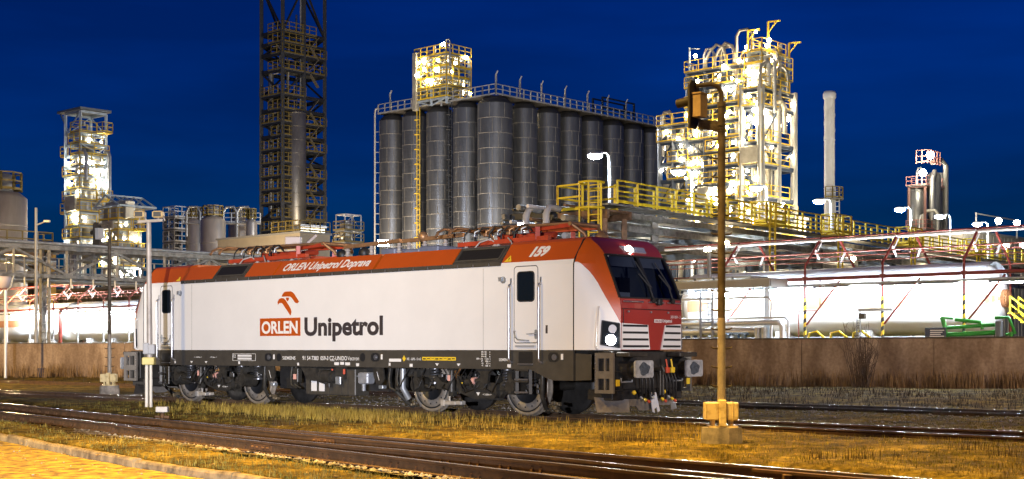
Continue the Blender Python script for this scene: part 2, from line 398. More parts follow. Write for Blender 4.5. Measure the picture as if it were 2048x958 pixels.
# wipers
for y0, y1, z1 in ((-.06,-.62,3.2),(.62,.12,3.22)):
    w = MB(); w.cyl((9.10,y0,2.46),(9.16,y0,2.46),.06,n=10); w.tube([(9.14,y0,2.47),(9.05,y0-.02,2.75),(8.86,(y0*.75+y1*.25),3.02)], .022, 6)
    w.tube([(9.02,y0+.1,2.72),(8.75,y0-.12,3.28)], .016, 5); w.build('wiper', rubber, loco)
MB().bevbox(9.09,9.2,.06,.2,2.36,2.5).build('front_camera', rubber, loco)
# lettering on the nose
front_to = lambda a,b: (9.128-.06*((a)/1.05)**2, a, b)
text_mesh('front_number', '383 059 - 3', white_letter, loco, .58, 2.10, .40, .06, .0, to=front_to)
em = MB().add([front_to(a,b) for a,b in ((-.02,2.0),(.24,2.0),(.24,2.07),(-.02,2.07))], [(0,1,2,3)]).build('front_emblem', white_letter, loco)
text_mesh('emblem_word', 'ORLEN', front_red_m, em, .0, 2.012, .22, .045, .02, to=lambda a,b:(9.132-.06*((a)/1.05)**2,a,b))
text_mesh('front_word', 'Unipetrol', white_letter, loco, .27, 2.01, .36, .07, .02, to=front_to)
# emblem and words on the side ------------------------------------------------
z8 = lambda x, y: sp(500+x/6.827, 570+y/6.827, -1.504)
eag = [[(432,160),(445,122),(470,94),(500,88),(555,86),(585,100),(610,130),(672,228),(655,245),(632,249),(610,236),(570,175),(545,158),(500,158)],
       [(380,275),(376,230),(395,192),(425,178),(460,182),(485,205),(555,320),(566,365),(560,400),(550,420),(535,395),(450,265),(435,249),(410,246),(393,256)],
       [(490,172),(532,172),(530,200),(512,224),(495,205)]]
e_ = MB()
for pl in eag: e_.add([(a,-1.504,b) for a,b in [z8(*p) for p in pl]], [tuple(range(len(pl)))])
e_.build('side_emblem', orange_paint, loco)
(x0,z1) = z8(135,458); (x1,z0) = z8(687,692)
ob = plate('emblem_panel', [(x0,z0),(x1,z0),(x1,z1),(x0,z1)], -1.504, -1.499, orange_paint)
side_to = lambda y: (lambda a,b: (a,y,b))
(tx0,tz0) = z8(160,660); (tx1,tz1) = z8(652,487)
text_mesh('emblem_word', 'ORLEN', white_letter, ob, tx0, tz0, tx1-tx0, tz1-tz0, .034, to=side_to(-1.508))
(tx0,tz0) = z8(742,684); (tx1,_) = z8(1815,600); (_,tz1) = z8(800,440)
text_mesh('side_word', 'Unipetrol', grey_letter, loco, tx0, tz0, tx1-tx0, tz1-tz0, .035, to=side_to(-1.504))
slope_to = lambda a,b: (a, -1.487+.638*b-.77*.004, 3.325+.77*b+.638*.004)
text_mesh('roof_word', 'ORLEN Unipetrol Doprava', white_letter, loco, -1.50, .13, 3.28, .25, .03, .28, to=slope_to)
text_mesh('roof_number', '159', white_letter, loco, 6.86, .14, .50, .25, .06, .25, to=lambda a,b:(a,-1.47+.598*b-.8*.006,3.30+.801*b+.598*.006))
wt = MB(); tp = lambda a,b:(a,-1.47+.598*b-.8*.005,3.30+.801*b+.598*.005)
wt.add([tp(6.2,.02),tp(6.42,.02),tp(6.31,.2)], [(0,1,2)]); wt.build('warning_triangle', warn_yellow, loco)
wt = MB(); tp = lambda a,b:(a,-1.47+.598*b-.8*.009,3.30+.801*b+.598*.009)
wt.add([tp(6.32,.15),tp(6.285,.09),tp(6.31,.085),tp(6.295,.04),tp(6.335,.1),tp(6.31,.105)], [(0,1,2,3,4,5)]); wt.build('warning_bolt', rubber, loco)
wt = MB(); wt.add([tp(-6.12,.02),tp(-5.92,.02),tp(-6.02,.19)], [(0,1,2)]); wt.build('warning_triangle', warn_yellow, loco)
sk_to = side_to(-1.4985)
def sktext(body, pa, pb, h, zc=1.185, m=white_letter, bold=.015):
    xa = sp(pa,714,-1.497)[0]; xb = sp(pb,714,-1.497)[0]; return text_mesh('marking', body, m, loco, xa, zc, xb-xa, h, bold, to=sk_to)
sktext('SIEMENS', 565, 591, .085, 1.19); sktext('91 54 7383', 605, 637, .10, 1.185); sktext('059-3 CZ-UNIDO', 641, 694, .10, 1.185); sktext('Vectron', 695, 718, .10, 1.185, bold=0)
sktext('SIEMENS', 998, 1017, .06, 1.195); sktext('KE - GPR - E m2', 814, 842, .055, 1.20); sktext('CZ', 466, 472, .075, 1.235)
for i, tx in enumerate(('R+E   t','R+E   t','P+E   t','R  126 t','P   86 t','G   72 t','<  46 t')): sktext(tx, 963, 981, .034, 1.372-i*.05, bold=.02)
sktext('89 t', 953, 961, .04, 1.222)
sktext('> 10,00m <', 389, 404, .03, 1.225); sktext('< 9,50m >', 420, 434, .03, 1.225)
xa = sp(660,720)[0]; MB().box(xa, xa+.16, -1.4985, -1.494, 1.165, 1.172).build('marking', white_letter, loco)
mk = MB(); xa, xb = sp(465,714)[0], sp(511,714)[0]
for a,b_,c,d in ((xa,xb,1.15,1.158),(xa,xb,1.33,1.338),(xa,xa+.012,1.15,1.338),(xb-.012,xb,1.15,1.338)): mk.box(a,b_,-1.4985,-1.494,c,d)
for k in range(12):
    for z in (1.18,1.255): mk.box(xa+.22+k*.05, xa+.26+k*.05, -1.4985,-1.494, z, z+.055)
mk.build('inspection_grid', white_letter, loco)
yk = MB()
for k in range(8):
    x = sp(844+k*8.3,714)[0]; MB().prism(rrect(x,x+.15,1.195,1.275,.02), XZ, -1.4985, -1.494).build('country_badge', warn_yellow, loco); MB().box(x+.03,x+.12,-1.5005,-1.496,1.215+.01*(k%3),1.245).build('badge_mark', rubber, loco)
x = sp(808,714)[0]; yk.add([(x-.06,-1.4985,1.235),(x,-1.4985,1.16),(x+.06,-1.4985,1.235),(x,-1.4985,1.31)], [(0,1,2,3)])
yk.build('country_badge', warn_yellow, loco)
wk = MB()
for px, w_, zc in ((350,.05,1.1),(478,.07,1.1),(596,.07,1.08),(673,.17,1.10),(684,.14,1.11),(695,.17,1.10),(779,.06,1.1),(822,.1,1.08),(1018,.1,1.09),(715,.1,1.08)):
    x = sp(px,728)[0]; MB().box(x-w_/2,x+w_/2,-1.4985,-1.494,zc-.035,zc+.035).build('data_plate', white_letter, loco)
for px in (383,412,874,917):
    x = sp(px,728)[0]; MB().add([(x-.06,-1.4985,1.13),(x+.06,-1.4985,1.13),(x,-1.4985,1.07)], [(0,1,2)]).build('jacking_mark', white_letter, loco)
xa, xb = sp(778,717)[0], sp(802,717)[0]; wk.box(xa,xb,-1.4985,-1.494,1.16,1.23)
wk.build('data_plate', white_letter, loco)
text_mesh('end_number', '1', grey_letter, loco, 7.42, 1.78, .06, .17, .02, to=side_to(-1.503))
text_mesh('end_number', '2', grey_letter, loco, -6.98, 1.75, .09, .14, .02, to=side_to(-1.503))
# doors ------------------------------------------------------------------------
def door(x0, x1, near_handle):
    d = plate('cab_door', rrect(x0,x1,1.58,3.20,.07), -1.508, -1.49, white_paint)
    pts = [(a,-1.5075,b_) for a,b_ in rrect(x0,x1,1.58,3.20,.07)]; MB().tube(pts+[pts[0]], .009, 4).build('door_seal', rubber, d)
    c = (x0+x1)/2; wdt = (x1-x0)*.35
    g = plate('door_window', rrect(c-wdt,c+wdt,2.46,3.08,.07), -1.514, -1.5, glass_dark, d)
    pts = [(a,-1.512,b_) for a,b_ in rrect(c-wdt,c+wdt,2.46,3.08,.07)]; MB().tube(pts+[pts[0]], .016, 5).build('window_gasket', rubber, d)
    hx = x1-.05 if near_handle else x0+.05; s_ = -1 if near_handle else 1
    MB().prism(rrect(hx-.035,hx+.035,1.66,1.86,.03), XZ, -1.52, -1.5).cyl((hx,-1.56,1.78),(hx,-1.5,1.78),.018,n=8).bar((hx,-1.555,1.775),(hx+s_*.22,-1.555,1.765),.03,.02).build('door_handle', galv, d)
    ox = x0+.04 if near_handle else x1-.04
    MB().tube([(ox,-1.5,1.83),(ox,-1.56,1.83),(ox-s_*.02,-1.565,1.72),(ox-s_*.1,-1.565,1.65),(ox-s_*.38,-1.565,1.63),(ox-s_*.38,-1.5,1.63)], .014, 6).build('grab_bar', galv, d)
    MB().box(x0+.06,x1-.06,-1.55,-1.5,1.49,1.53).build('door_sill', mat('sill_plate', (.6,.62,.66), .3, .5), d)
    for hxx in (x0-.09, x1+.085):
        h = MB(); h.tube([(hxx,-1.5,2.84),(hxx,-1.575,2.80),(hxx,-1.58,2.74),(hxx,-1.58,1.26),(hxx,-1.575,1.2),(hxx,-1.5,1.16)], .027, 8)
        h.box(hxx-.02,hxx+.02,-1.515,-1.495,2.84,2.96); h.build('door_handrail', steel_bright, loco)
door(6.54, 7.21, True); door(-6.77, -6.21, False)
for px, z in ((1007,2.93),(361,2.98)):
    x = sp(px,560)[0]; MB().cyl((x,-1.52,z),(x,-1.495,z),.075,n=14).box(x-.1,x-.01,-1.56,-1.5,z-.03,z+.06).build('side_camera', galv, loco)
    MB().prism(rrect(x-.06,x+.06,z-.28,z-.12,.04), XZ, -1.503, -1.49).build('side_hatch', white_paint, loco)
# ladder below the door
for xa, xb in ((6.57,6.95),(-6.85,-6.5)):
    l = MB()
    for x in (xa,xb): l.bar((x,-1.45,.5),(x,-1.45,1.12),.045,.07)
    for z in (.53,.76,1.0): l.box(xa,xb,-1.52,-1.42,z-.015,z+.02,0)
    l.build('step_ladder', dark_part, loco)
    s2 = MB()
    for z in (.53,.80): s2.box(xa,xb,-1.535,-1.52,z-.012,z+.022)
    s2.build('step_edge', steel_bright, loco)
# ---------------------------------------------------------------- running gear
def wheel_mesh(near):
    b = MB(); e = -1 if near else 1; c = (0,0,0)
    prof = [(.02,.03),(.34,.03),(.36,.075),(.525,.08),(.53,.045),(.553,.045),(.556,.085),(.62,.088),(.626,.06),(.63,-.03),(.655,-.04),(.65,-.07),(.5,-.07),(.1,-.07)]
    prof = [(r, e*z) for r, z in prof]
    b.lathe(c, prof, 40, axis='y', ms=[1,1,0,1,1,1,0,0,0,0,0,0,0])
    for k in range(14):
        t = 2*PI*k/14; x, z = .445*math.cos(t), .445*math.sin(t); b.cyl((x,e*.079,z),(x,e*.0835,z),.02,n=8,m=1)
    return b
WN = wheel_mesh(True).build('wheel', [wheel_steel, rubber]); WF = wheel_mesh(False).build('wheel', [black_frame, rubber])  # far wheels coloured black to stand for shade under the engine
first = [True, True]
def wheel(parent, s, y, near):
    src = WN if near else WF; k = 0 if near else 1
    o = src if first[k] else src.copy()
    if not first[k]: COL.objects.link(o)
    first[k] = False; o.parent = parent; o.location = (s, y, .63); o.rotation_euler = (0, rnd.uniform(0,.4), 0)
def bogie(c, w1, w2):
    bo = bpy.data.objects.new('bogie', None); COL.objects.link(bo); bo.parent = loco
    for s in (w1, w2):
        wheel(bo, s, -.77, True); wheel(bo, s, .77, False)
        MB().cyl((s,-.8,.63),(s,.8,.63),.1,n=12).build('axle', dark_part, bo)
    fr = MB()
    for y0, y1 in ((-1.22,-1.06),(1.06,1.22)):
        fr.prism([(w1-.72,.80),(w1-.72,.98),(w1-.3,1.0),(w1+.35,.98),(c-.75,.70),(c-.2,.64),(c+.25,.66),(c+.32,.40),(c+1.0,.38),(c+1.12,.50),(c+1.16,.70),(w2-.42,.98),(w2+.2,1.0),(w2+.6,.98),(w2+.6,.82),
                  (w2+.2,.86),(w2-.2,.82),(w2-.45,.70),(c+1.0,.34),(c+.25,.34),(c-.3,.5),(w1+.55,.55),(w1+.3,.8),(w1,.86),(w1-.3,.82)], XZ, y0, y1)
    fr.box(c-.4,c+.4,-1.06,1.06,.45,.85); fr.build('bogie_frame', dark_part, bo)
    bx = MB().prism(rrect(c+.34,c+1.02,.38,.72,.09), XZ, -1.33, -1.22).build('frame_pod', dark_part, bo); bx = bo
    text_mesh('marking', '< 3,00m >', white_letter, bx, c+.62, .44, .26, .04, .02, to=side_to(-1.334))
    m_ = MB(); m_.add([(c+.42,-1.334,.5),(c+.54,-1.334,.5),(c+.48,-1.334,.42)], [(0,1,2)]); m_.build('marking', white_letter, bx)
    for s in (w1, w2):
        a = MB(); a.cyl((s,-1.36,.64),(s,-.95,.64),.17,n=20); a.cyl((s,-1.39,.64),(s,-1.36,.64),.14,n=20)
        for k in range(6): t = 2*PI*k/6; a.cyl((s+.11*math.cos(t),-1.405,.64+.11*math.sin(t)),(s+.11*math.cos(t),-1.385,.64+.11*math.sin(t)),.018,n=6)
        a.box(s-.09,s+.02,-1.34,-1.2,.78,.96); a.build('axle_box', dark_part, bo)
        for dx in (.42,) if s == w1 else (-.30,.42):
            sp_ = MB(); pts = []
            for k in range(61): t = k/60*5*2*PI; pts.append((s+dx+.095*math.cos(t), -1.13+.095*math.sin(t), .70+.30*k/60))
            sp_.tube(pts, .022, 5); sp_.cyl((s+dx,-1.13,.66),(s+dx,-1.13,.70),.14,n=14); sp_.cyl((s+dx,-1.13,1.0),(s+dx,-1.13,1.04),.14,n=14)
            sp_.build('coil_spring', mat('spring_steel', (.16,.16,.17), .35, .7), bo)
        ar = MB(); ar.tube([(s+.14,-1.22,.62),(s+.5*(1 if s==w1 else -1),-1.2,.56)], .045, 8); ar.build('axle_link', dark_part, bo)
    # dampers
    d = MB(); x = c-.33; d.cyl((x,-1.34,.50),(x,-1.34,.80),.085,n=14); d.cyl((x,-1.34,.8),(x,-1.34,.98),.055,n=12); d.box(x-.1,x+.1,-1.4,-1.25,.97,1.04); d.box(x-.07,x+.07,-1.38,-1.25,.40,.5)
    d.build('vertical_damper', dark_part, bo); dm = bo
    MB().box(x-.05,x+.03,-1.428,-1.42,.74,.87).build('sticker', mat('red_white_sticker', (.75,.4,.33), .6), dm)
    d = MB(); d.cyl((c-.05,-1.32,.70),(c+.38,-1.32,.75),.075,n=14); d.cyl((c+.38,-1.32,.75),(c+.66,-1.32,.785),.05,n=12); d.box(c-.14,c-.02,-1.38,-1.2,.58,.84)
    d.prism([(c+.45,1.03),(c+1.0,1.03),(c+.86,.92),(c+.84,.70),(c+.62,.70),(c+.62,.92)], XZ, -1.42, -1.34)
    d.build('yaw_damper', dark_part, bo); dm = bo
    MB().cyl((c+.3,-1.32,.741),(c+.4,-1.32,.753),.082,n=14).build('sticker', mat('red_white_sticker', (.75,.4,.33), .6), dm)
    MB().ball((c+.05,-1.395,.70),.02,8).build('grease_cap', warn_yellow, dm)
    # sanding pipes, brake gear and cables
    for s, e in ((w1,-1),(w2,1)):
        g = MB(); x = s+e*.78; g.tube([(x,-1.2,1.0),(x,-1.22,.45),(x-e*.1,-1.0,.22),(x-e*.16,-.82,.10)], .05, 8); g.build('sand_pipe', dark_part, bo)
        for k in range(7):
            g = MB(); px_, pz = x+rnd.uniform(-.18,.18), rnd.uniform(.12,.34); g.bevbox(px_-.04,px_+.05,-.95+rnd.uniform(-.1,.1),-.8,pz-.03,pz+.03,.01); g.build('sander_fitting', mat('dirty_brass', (.22,.17,.10), .5, .4, .4, 14), bo)
    b_ = MB(); x = w1+.55; b_.bevbox(x,x+.42,-1.05,-.93,.18,.27,.015); b_.bevbox(x-.05,x+.08,-1.06,-.9,.15,.3,.015); b_.bevbox(x+.44,x+.62,-1.05,-.9,.19,.28,.015); b_.tube([(x+.2,-1.0,.27),(x+.2,-1.0,.5)], .03)
    b_.build('brake_tread_cleaner', mat('unpainted_casting', (.5,.45,.38), .55, .2, .2, 9), bo)
    for k in range(9):
        s = c+rnd.uniform(-2.1,2.1); z = rnd.uniform(.75,1.0); e = rnd.choice((-1,1))*rnd.uniform(.25,.6)
        MB().tube([(s,-1.25,1.02),(s+.02,-1.42,.85),(s+e*.4,-1.44,.62-rnd.uniform(0,.15)),(s+e*.9,-1.42,.58),(s+e,-1.3,z-.1)], .014, 5).build('cable', rubber, bo)
    for k in range(20):
        g = MB(); s = c+rnd.uniform(-2.2,2.2); z = rnd.uniform(.5,1.0); y = rnd.uniform(-1.2,-.95); w_ = rnd.uniform(.03,.1)
        g.bevbox(s-w_,s+w_,y-.05,y,z-rnd.uniform(.03,.07),z+rnd.uniform(.03,.07),.01); g.build('fitting', mat('fittings_grey', (.12,.115,.11), .4, .5, .5, 12), bo)
    return bo
bogie(-4.77, -6.28, -3.25); bogie(4.83, 3.34, 6.30)
# equipment between the bogies
t = MB(); t.bevbox(-.62,1.25,-1.36,-.9,.33,.98,.02)
for x in (-.45,.3,.75,.98): t.box(x,x+.025,-1.385,-1.355,.35,.78)
tb = t.build('transformer_box', mat('equipment_box_brown', (.075,.066,.052), .5, .1, .2, 6), loco)
for x in (-.36,-.06): MB().box(x,x+.21,-1.392,-1.386,.42,.74).build('data_plate', white_letter, tb)
m_ = MB(); m_.prism([(-.66,.99),(-.1,.99),(0.0,.66),(-.42,.68)], XZ, -1.47, -1.40); m_.build('bracket_plate', dark_part, loco)
m_ = MB(); m_.cyl((.12,-1.45,.78),(.55,-1.45,.78),.16,n=20); m_.cyl((.04,-1.45,.78),(.12,-1.45,.78),.09,n=14); m_.cyl((.55,-1.45,.78),(.62,-1.45,.78),.12,n=14); m_.cyl((.18,-1.45,.78),(.22,-1.45,.78),.175,n=20); m_.bevbox(.33,.45,-1.5,-1.4,.52,.64,.01)
m_.build('compressor_motor', dark_part, loco)
m_ = MB(); m_.box(.62,.95,-1.45,-1.35,.72,1.02); mo = m_.build('valve_block', dark_part, loco)
MB().bevbox(.66,.85,-1.49,-1.43,.6,.79,.012).build('socket_box', galv, mo)
m_ = MB()
for x in (.5,.94): MB().cyl((x,-1.44,.85),(x,-1.44,.97),.03,n=8).build('red_valve', mat('red_valve_paint', (.6,.08,.03), .5), mo)
m_ = MB(); m_.bevbox(1.43,1.79,-1.45,-1.2,.62,.90,.03); m_.box(1.40,1.82,-1.46,-1.2,.80,.815); m_.cyl((1.61,-1.4,.46),(1.61,-1.4,.62),.05,n=10); m_.build('grey_filter_unit', mat('filter_grey', (.33,.34,.36), .45, .2, .2, 6), loco)
for x0 in (-2.1, 2.0):
    m_ = MB(); m_.prism([(x0,1.02),(x0+.34,1.02),(x0+.38,.75),(x0+.28,.62),(x0+.1,.64),(x0+.02,.8)], XZ, -1.46, -1.42); bb = m_.build('bracket_plate', dark_part, loco)
    MB().bar((x0+.14,-1.463,.92),(x0+.22,-1.463,.72),.015,.01).build('scratch_mark', white_letter, bb)
    MB().bevbox(x0+.15,x0+.3,-1.43,-1.3,.52,.60,.01).build('junction_box', galv, loco)
for x in (-1.2,2.45,2.72,-1.05):
    MB().tube([(x,-1.32,1.0),(x,-1.36,.75),(x+.05,-1.38,.55),(x+.22,-1.34,.48)], .03, 6).build('pipe', dark_part, loco)
MB().bevbox(-1.02,-.82,-1.45,-1.3,.62,.98,.015).build('switch_box', dark_part, loco)
mk_ = MB(); mk_.box(-.99,-.87,-1.456,-1.45,.7,.83); mk_.build('sticker', mat('red_white_sticker', (.75,.4,.33), .6), loco)
MB().tube([(2.9,-1.34,1.0),(2.9,-1.34,.55),(2.95,-1.2,.3)], .075, 10).build('air_pipe', galv, loco)
# ends: step box, beam, buffers, hoses, plough
def end_gear(front):
    e = (lambda s: s) if front else (lambda s: JR-(s-JF)*1.36+.0)
    def bx(name, s0, s1, y0, y1, z0, z1, m, parent=loco, bev=.015):
        a, b_ = sorted((e(s0),e(s1))); return MB().bevbox(a,b_,y0,y1,z0,z1,bev).build(name, m, parent)
    plate_m = mat('step_plate_grey', (.17,.155,.14), .45, .1, .2, 6)
    for sg in (-1,1):
        p = MB(); ya, yb = sorted((sg*1.36, sg*1.31))
        xs = [8.62, 8.70, 8.86, 8.90, 9.0, 9.10]; zs = [.55,.62,.85,1.0,1.26,1.37]
        for i in range(5):
            for k in range(5):
                if (i in (1,3)) and (k in (1,3)): continue
                a, b_ = sorted((e(xs[i]),e(xs[i+1]))); p.box(a,b_,ya,yb,zs[k],zs[k+1])
        sb = p.build('step_plate', plate_m, loco)
        a, b_ = sorted((e(8.62),e(9.08)));  q = MB()
        for z in (.60,.98): q.box(a,b_,min(sg*1.31,sg*1.0),max(sg*1.31,sg*1.0),z,z+.02)
        q.box(a,b_,min(sg*1.02,sg*1.0),max(sg*1.02,sg*1.0),.55,1.37); q.build('step_tread', black_frame, sb)
        bx('label_plate', 9.10,9.115, min(sg*1.28,sg*1.16), max(sg*1.28,sg*1.16), .70,.83, warn_yellow, sb, .002)
        for z in (.66,.84,1.0,1.16,1.32): MB().cyl((e(8.64),sg*1.36,z),(e(8.64),sg*1.372,z),.014,n=6).build('bolt', steel_bright, sb)
        # buffer
        y = sg*.875+.03; b_ = MB(); b_.cyl((e(8.95),y,1.05),(e(9.22),y,1.05),.23,n=18); b_.cyl((e(9.22),y,1.05),(e(9.46),y,1.05),.15,n=18)
        bo = b_.build('buffer', black_frame, loco)
        h = MB(); a, c_ = sorted((e(9.455),e(9.50))); h.prism(rrect(y-.30,y+.30,.87,1.22,.05), YZ, a, c_); h.build('buffer_head', mat('greased_buffer', (.50,.52,.55), .38, .3, .35, 7), bo)
        g = MB(); g.lathe((0,0,0), [(.02,0),(.16,0)], 20, axis='x')
        g = MB(); g.prism([(y+.17*math.cos(t)*(1+.12*math.sin(5*t)), 1.05+.13*math.sin(t)*(1+.15*math.cos(3*t))) for t in [2*PI*i/28 for i in range(28)]], YZ, e(9.5), e(9.504))
        g.build('grease_patch', mat('buffer_grease', (.10,.12,.15), .3, .2, .6, 14), bo)
        g = MB(); g.tube([(e(9.1),y-.26,.86),(e(9.1),y-.26,.78),(e(9.1),y+.1,.78),(e(9.1),y+.1,.86)], .02, 6); g.build('shunter_handle', galv, bo)
        bx('crash_box_cover', 9.02, 9.36, y-.33, y+.30, 1.29, 1.385, dark_part)
    bx('end_beam', 8.6, 8.98, -1.25, 1.25, .62, 1.40, black_frame)
    bx('lower_beam', 8.3, 8.95, -1.2, 1.2, .40, .62, black_frame)
    pl = MB()
    for ya, yb, z0 in ((-1.38,-.72,.16),(.72,1.38,.16)):
        pl.add([(e(8.62),ya,.47),(e(9.0),yb if ya<0 else ya,.42),(e(9.02),yb if ya<0 else ya,z0),(e(8.7),ya,z0)] if ya<0 else [(e(9.0),ya,.42),(e(8.62),yb,.47),(e(8.7),yb,z0),(e(9.02),ya,z0)], [(0,1,2,3)])
    a, b_ = sorted((e(8.98),e(9.02))); pl.prism([(-.72,.42),(.72,.42),(.72,.27),(.2,.27),(-.1,.18),(-.4,.18),(-.5,.28),(-.72,.28)], YZ, a, b_)
    pl.build('rail_plough', mat('plough_grey', (.20,.18,.16), .5, .1, .25, 7), loco)
    if front:
        w = MB(); q = [(-.14,.55),(.06,.55),(.20,.16),(.12,.13),(.08,.24),(-.0,.20),(.02,.12),(-.06,.15)]
        w.prism(q, YZ, 9.10, 9.115); w.build('antenna_bracket', mat('bare_white_bracket', (.75,.77,.82), .4, .2), loco)
    h = MB(); h.tube([(e(8.98),0,1.02),(e(9.3),0,1.02)], .05, 8); h.tube([(e(9.3),0,1.1),(e(9.36),0,1.0),(e(9.3),0,.92),(e(9.22),0,.95)], .035, 8)
    h.tube([(e(9.3),-.05,1.0),(e(9.3),-.05,.5)], .025, 6); h.tube([(e(9.3),.05,1.0),(e(9.3),.05,.5)], .025, 6); h.build('screw_coupling', dark_part, loco)
    for k, y in enumerate((-.55,-.42,-.3,-.18,.18,.28,.4,.52,.62)):
        x = e(9.0+.02*(k%3)); L = .5-.04*(k%3)
        MB().tube([(x,y,1.0-.03*(k%4)),(e(9.16),y,.98),(e(9.2),y+.03,.8),(e(9.17),y+.06,L),(e(9.08),y+.09,L-.05),(e(9.0),y+.1,L+.1)], .022, 6).build('air_hose', rubber, loco)
        MB().cyl((e(9.12),y+.07,L-.03),(e(9.16),y+.08,L-.08),.032,n=8).build('hose_coupling', [galv, warn_yellow, mat('red_valve_paint', (.6,.08,.03), .5)][k%3], loco)
    for y, m in ((.38,mat('red_valve_paint', (.6,.08,.03), .5)),(.56,warn_yellow)):
        c = MB(); c.tube([(e(9.0),y,1.0),(e(9.18),y,1.0)], .05, 8); c.bevbox(min(e(9.14),e(9.2)),max(e(9.14),e(9.2)),y-.06,y+.06,.95,1.07,.01); c.bar((e(9.17),y,1.05),(e(9.17),y-.05,1.24),.04,.03); c.build('brake_cock', m, loco)
    for y in (-.72,.30):
        MB().ball((e(9.14),y,.56),.05,8).build('hose_cap', warn_yellow, loco)
end_gear(True); end_gear(False)
# ---------------------------------------------------------------- roof equipment
tan = mat('copper_bar', (.42,.23,.11), .42, .5, .25, 6); redfr = mat('pantograph_red', (.45,.055,.02), .45, 0, .2, 5); porc = mat('insulator_grey', (.42,.38,.36), .3, 0, .1)
def insulator(parent, x, y, z0, z1, r=.075):
    n = 5; pr = [(r*.5,0)]
    for k in range(n):
        a = (z1-z0)*(k+.15)/n; pr += [(r*.55,a),(r,a+.01),(r*.9,a+.025),(r*.55,a+.035)]
    pr.append((r*.5,z1-z0)); MB().lathe((x,y,z0), pr, 12).build('insulator', porc, parent)
def pantograph(x0, x1):
    pg = bpy.data.objects.new('pantograph', None); COL.objects.link(pg); pg.parent = loco
    L = x1-x0
    f = MB()
    for y in (-.6,.6): f.bar((x0+.5,y,3.84),(x1-.6,y,3.86),.11,.10)
    for x in (x0+.55, x0+1.4, x1-.9): f.bar((x,-.65,3.84),(x,.65,3.84),.1,.09)
    for y in (-.6,.6): f.bar((x1-.95,y,3.84),(x1-.95,y,4.12),.1,.1)
    f.build('base_frame', redfr, pg)
    a = MB(); a.tube([(x1-.95,0,3.98),(x1-2.0,0,4.0),(x0+1.2,0,4.02)], .075, 10); a.bar((x1-.1,-.45,4.12),(x1-1.5,-.2,4.10),.1,.09); a.bar((x1-.1,.45,4.12),(x1-1.5,.2,4.10),.1,.09); a.build('lower_arm', redfr, pg)
    u = MB(); u.tube([(x1-.12,-.42,4.16),(x0+1.0,-.30,4.22),(x0+.4,-.22,4.20)], .034, 8); u.tube([(x1-.12,.42,4.16),(x0+1.0,.30,4.22),(x0+.4,.22,4.20)], .034, 8)
    for k in range(5):
        t = k/5; u.tube([(x1-.3-(L-1.1)*t,-.40+.16*t,4.165+.045*t),(x1-.3-(L-1.1)*t,.40-.16*t,4.165+.045*t)], .016, 5)
    u.tube([(x1-.12,-.5,4.15),(x1-.12,.5,4.15)], .05, 8); u.build('upper_arm', tan, pg)
    MB().tube([(x1-.12,-.45,4.15),(x1+.12,-.3,3.94),(x1+.16,-.28,3.86)], .04, 8).build('knee_link', tan, pg); MB().tube([(x1-.12,.45,4.15),(x1+.12,.3,3.94)], .04, 8).build('knee_link', tan, pg)
    h = MB()
    for dx in (.12,.52):
        h.tube([(x0+dx,-.98,4.02),(x0+dx,-.90,4.14),(x0+dx,-.72,4.22),(x0+dx,.72,4.22),(x0+dx,.90,4.14),(x0+dx,.98,4.02)], .035, 6)
    h.bar((x0+.12,-.55,4.18),(x0+.52,-.55,4.18),.05); h.bar((x0+.12,.55,4.18),(x0+.52,.55,4.18),.05); h.build('collector_head', tan, pg)
    for k in range(7):
        x = x0+.8+k*.26; y = -.55+.13*(k%3); r_ = .16
        MB().tube([(x-.2,y,3.92),(x-.17,y,4.06),(x-.05,y+.05,4.2+.02*(k%2)),(x+.12,y+.08,4.2),(x+.24,y+.1,4.05)], .02, 6).build('hose', rubber, pg)
    for k in range(5):
        x = x0+.9+k*.36; MB().tube([(x,-.5,4.0),(x,-.5,4.12),(x+.1,-.45,4.16)], .026, 6).bevbox(x-.06,x+.05,-.56,-.46,4.0,4.07,.01).build('head_spring', tan if k % 2 else galv, pg)
    for x in (x0+.75, x0+1.75, x1-1.2, x1-2.2):
        for y in (-.62,.62): insulator(pg, x, y, 3.46, 3.80)
    MB().tube([(x0+1.15,-.9,3.6),(x0+1.35,-.8,3.85),(x0+1.55,-.68,3.92),(x0+1.7,-.62,3.82)], .018, 6).build('white_cable', porc, pg)
    MB().tube([(x0+2.5,-.9,3.6),(x0+2.3,-.8,3.82),(x0+2.1,-.68,3.92)], .018, 6).build('white_cable', porc, pg)
pantograph(-5.3, -.9); pantograph(3.5, 7.35)
r_ = MB(); r_.bar((-.3,-.35,4.02),(1.75,-.35,4.08),.10,.09); r_.build('busbar', tan, loco)
r_ = MB(); r_.bar((1.85,-.35,4.06),(3.9,-.35,4.10),.09,.09); r_.ball((2.55,-.35,4.13),.13,10); r_.build('busbar', tan, loco)
for x in (-.2,.7,1.7,2.6,3.3,2.05): insulator(loco, x, -.35, 3.42, 4.02, .09)
for x, y in ((-.45,-.3),(-.2,.2),(.55,-.45),(.9,.1)):
    MB().lathe((x,y,3.55), [(.12,0),(.12,.1),(.09,.12),(.13,.2),(.15,.28),(.13,.36),(.05,.42),(.001,.43)], 14).build('surge_arrester', rubber, loco)
rb = mat('roof_box_blue', (.16,.18,.26), .5, 0, .2, 3)
for x0, x1, y0, y1, z1 in ((2.85,3.5,-.8,.6,3.86),(3.6,5.8,-.85,.8,3.74),(-4.3,-1.2,-.85,.8,3.74),(1.2,1.7,-.5,.6,3.9),(2.15,2.65,-.6,.5,3.84)):
    MB().bevbox(x0,x1,y0,y1,3.42,z1,.03).build('roof_box', rb, loco)
MB().lathe((8.0,-.35,3.79), [(.16,0),(.15,.05),(.09,.12),(.05,.16),(.001,.17)], 14).build('horn_cover', tan, loco)
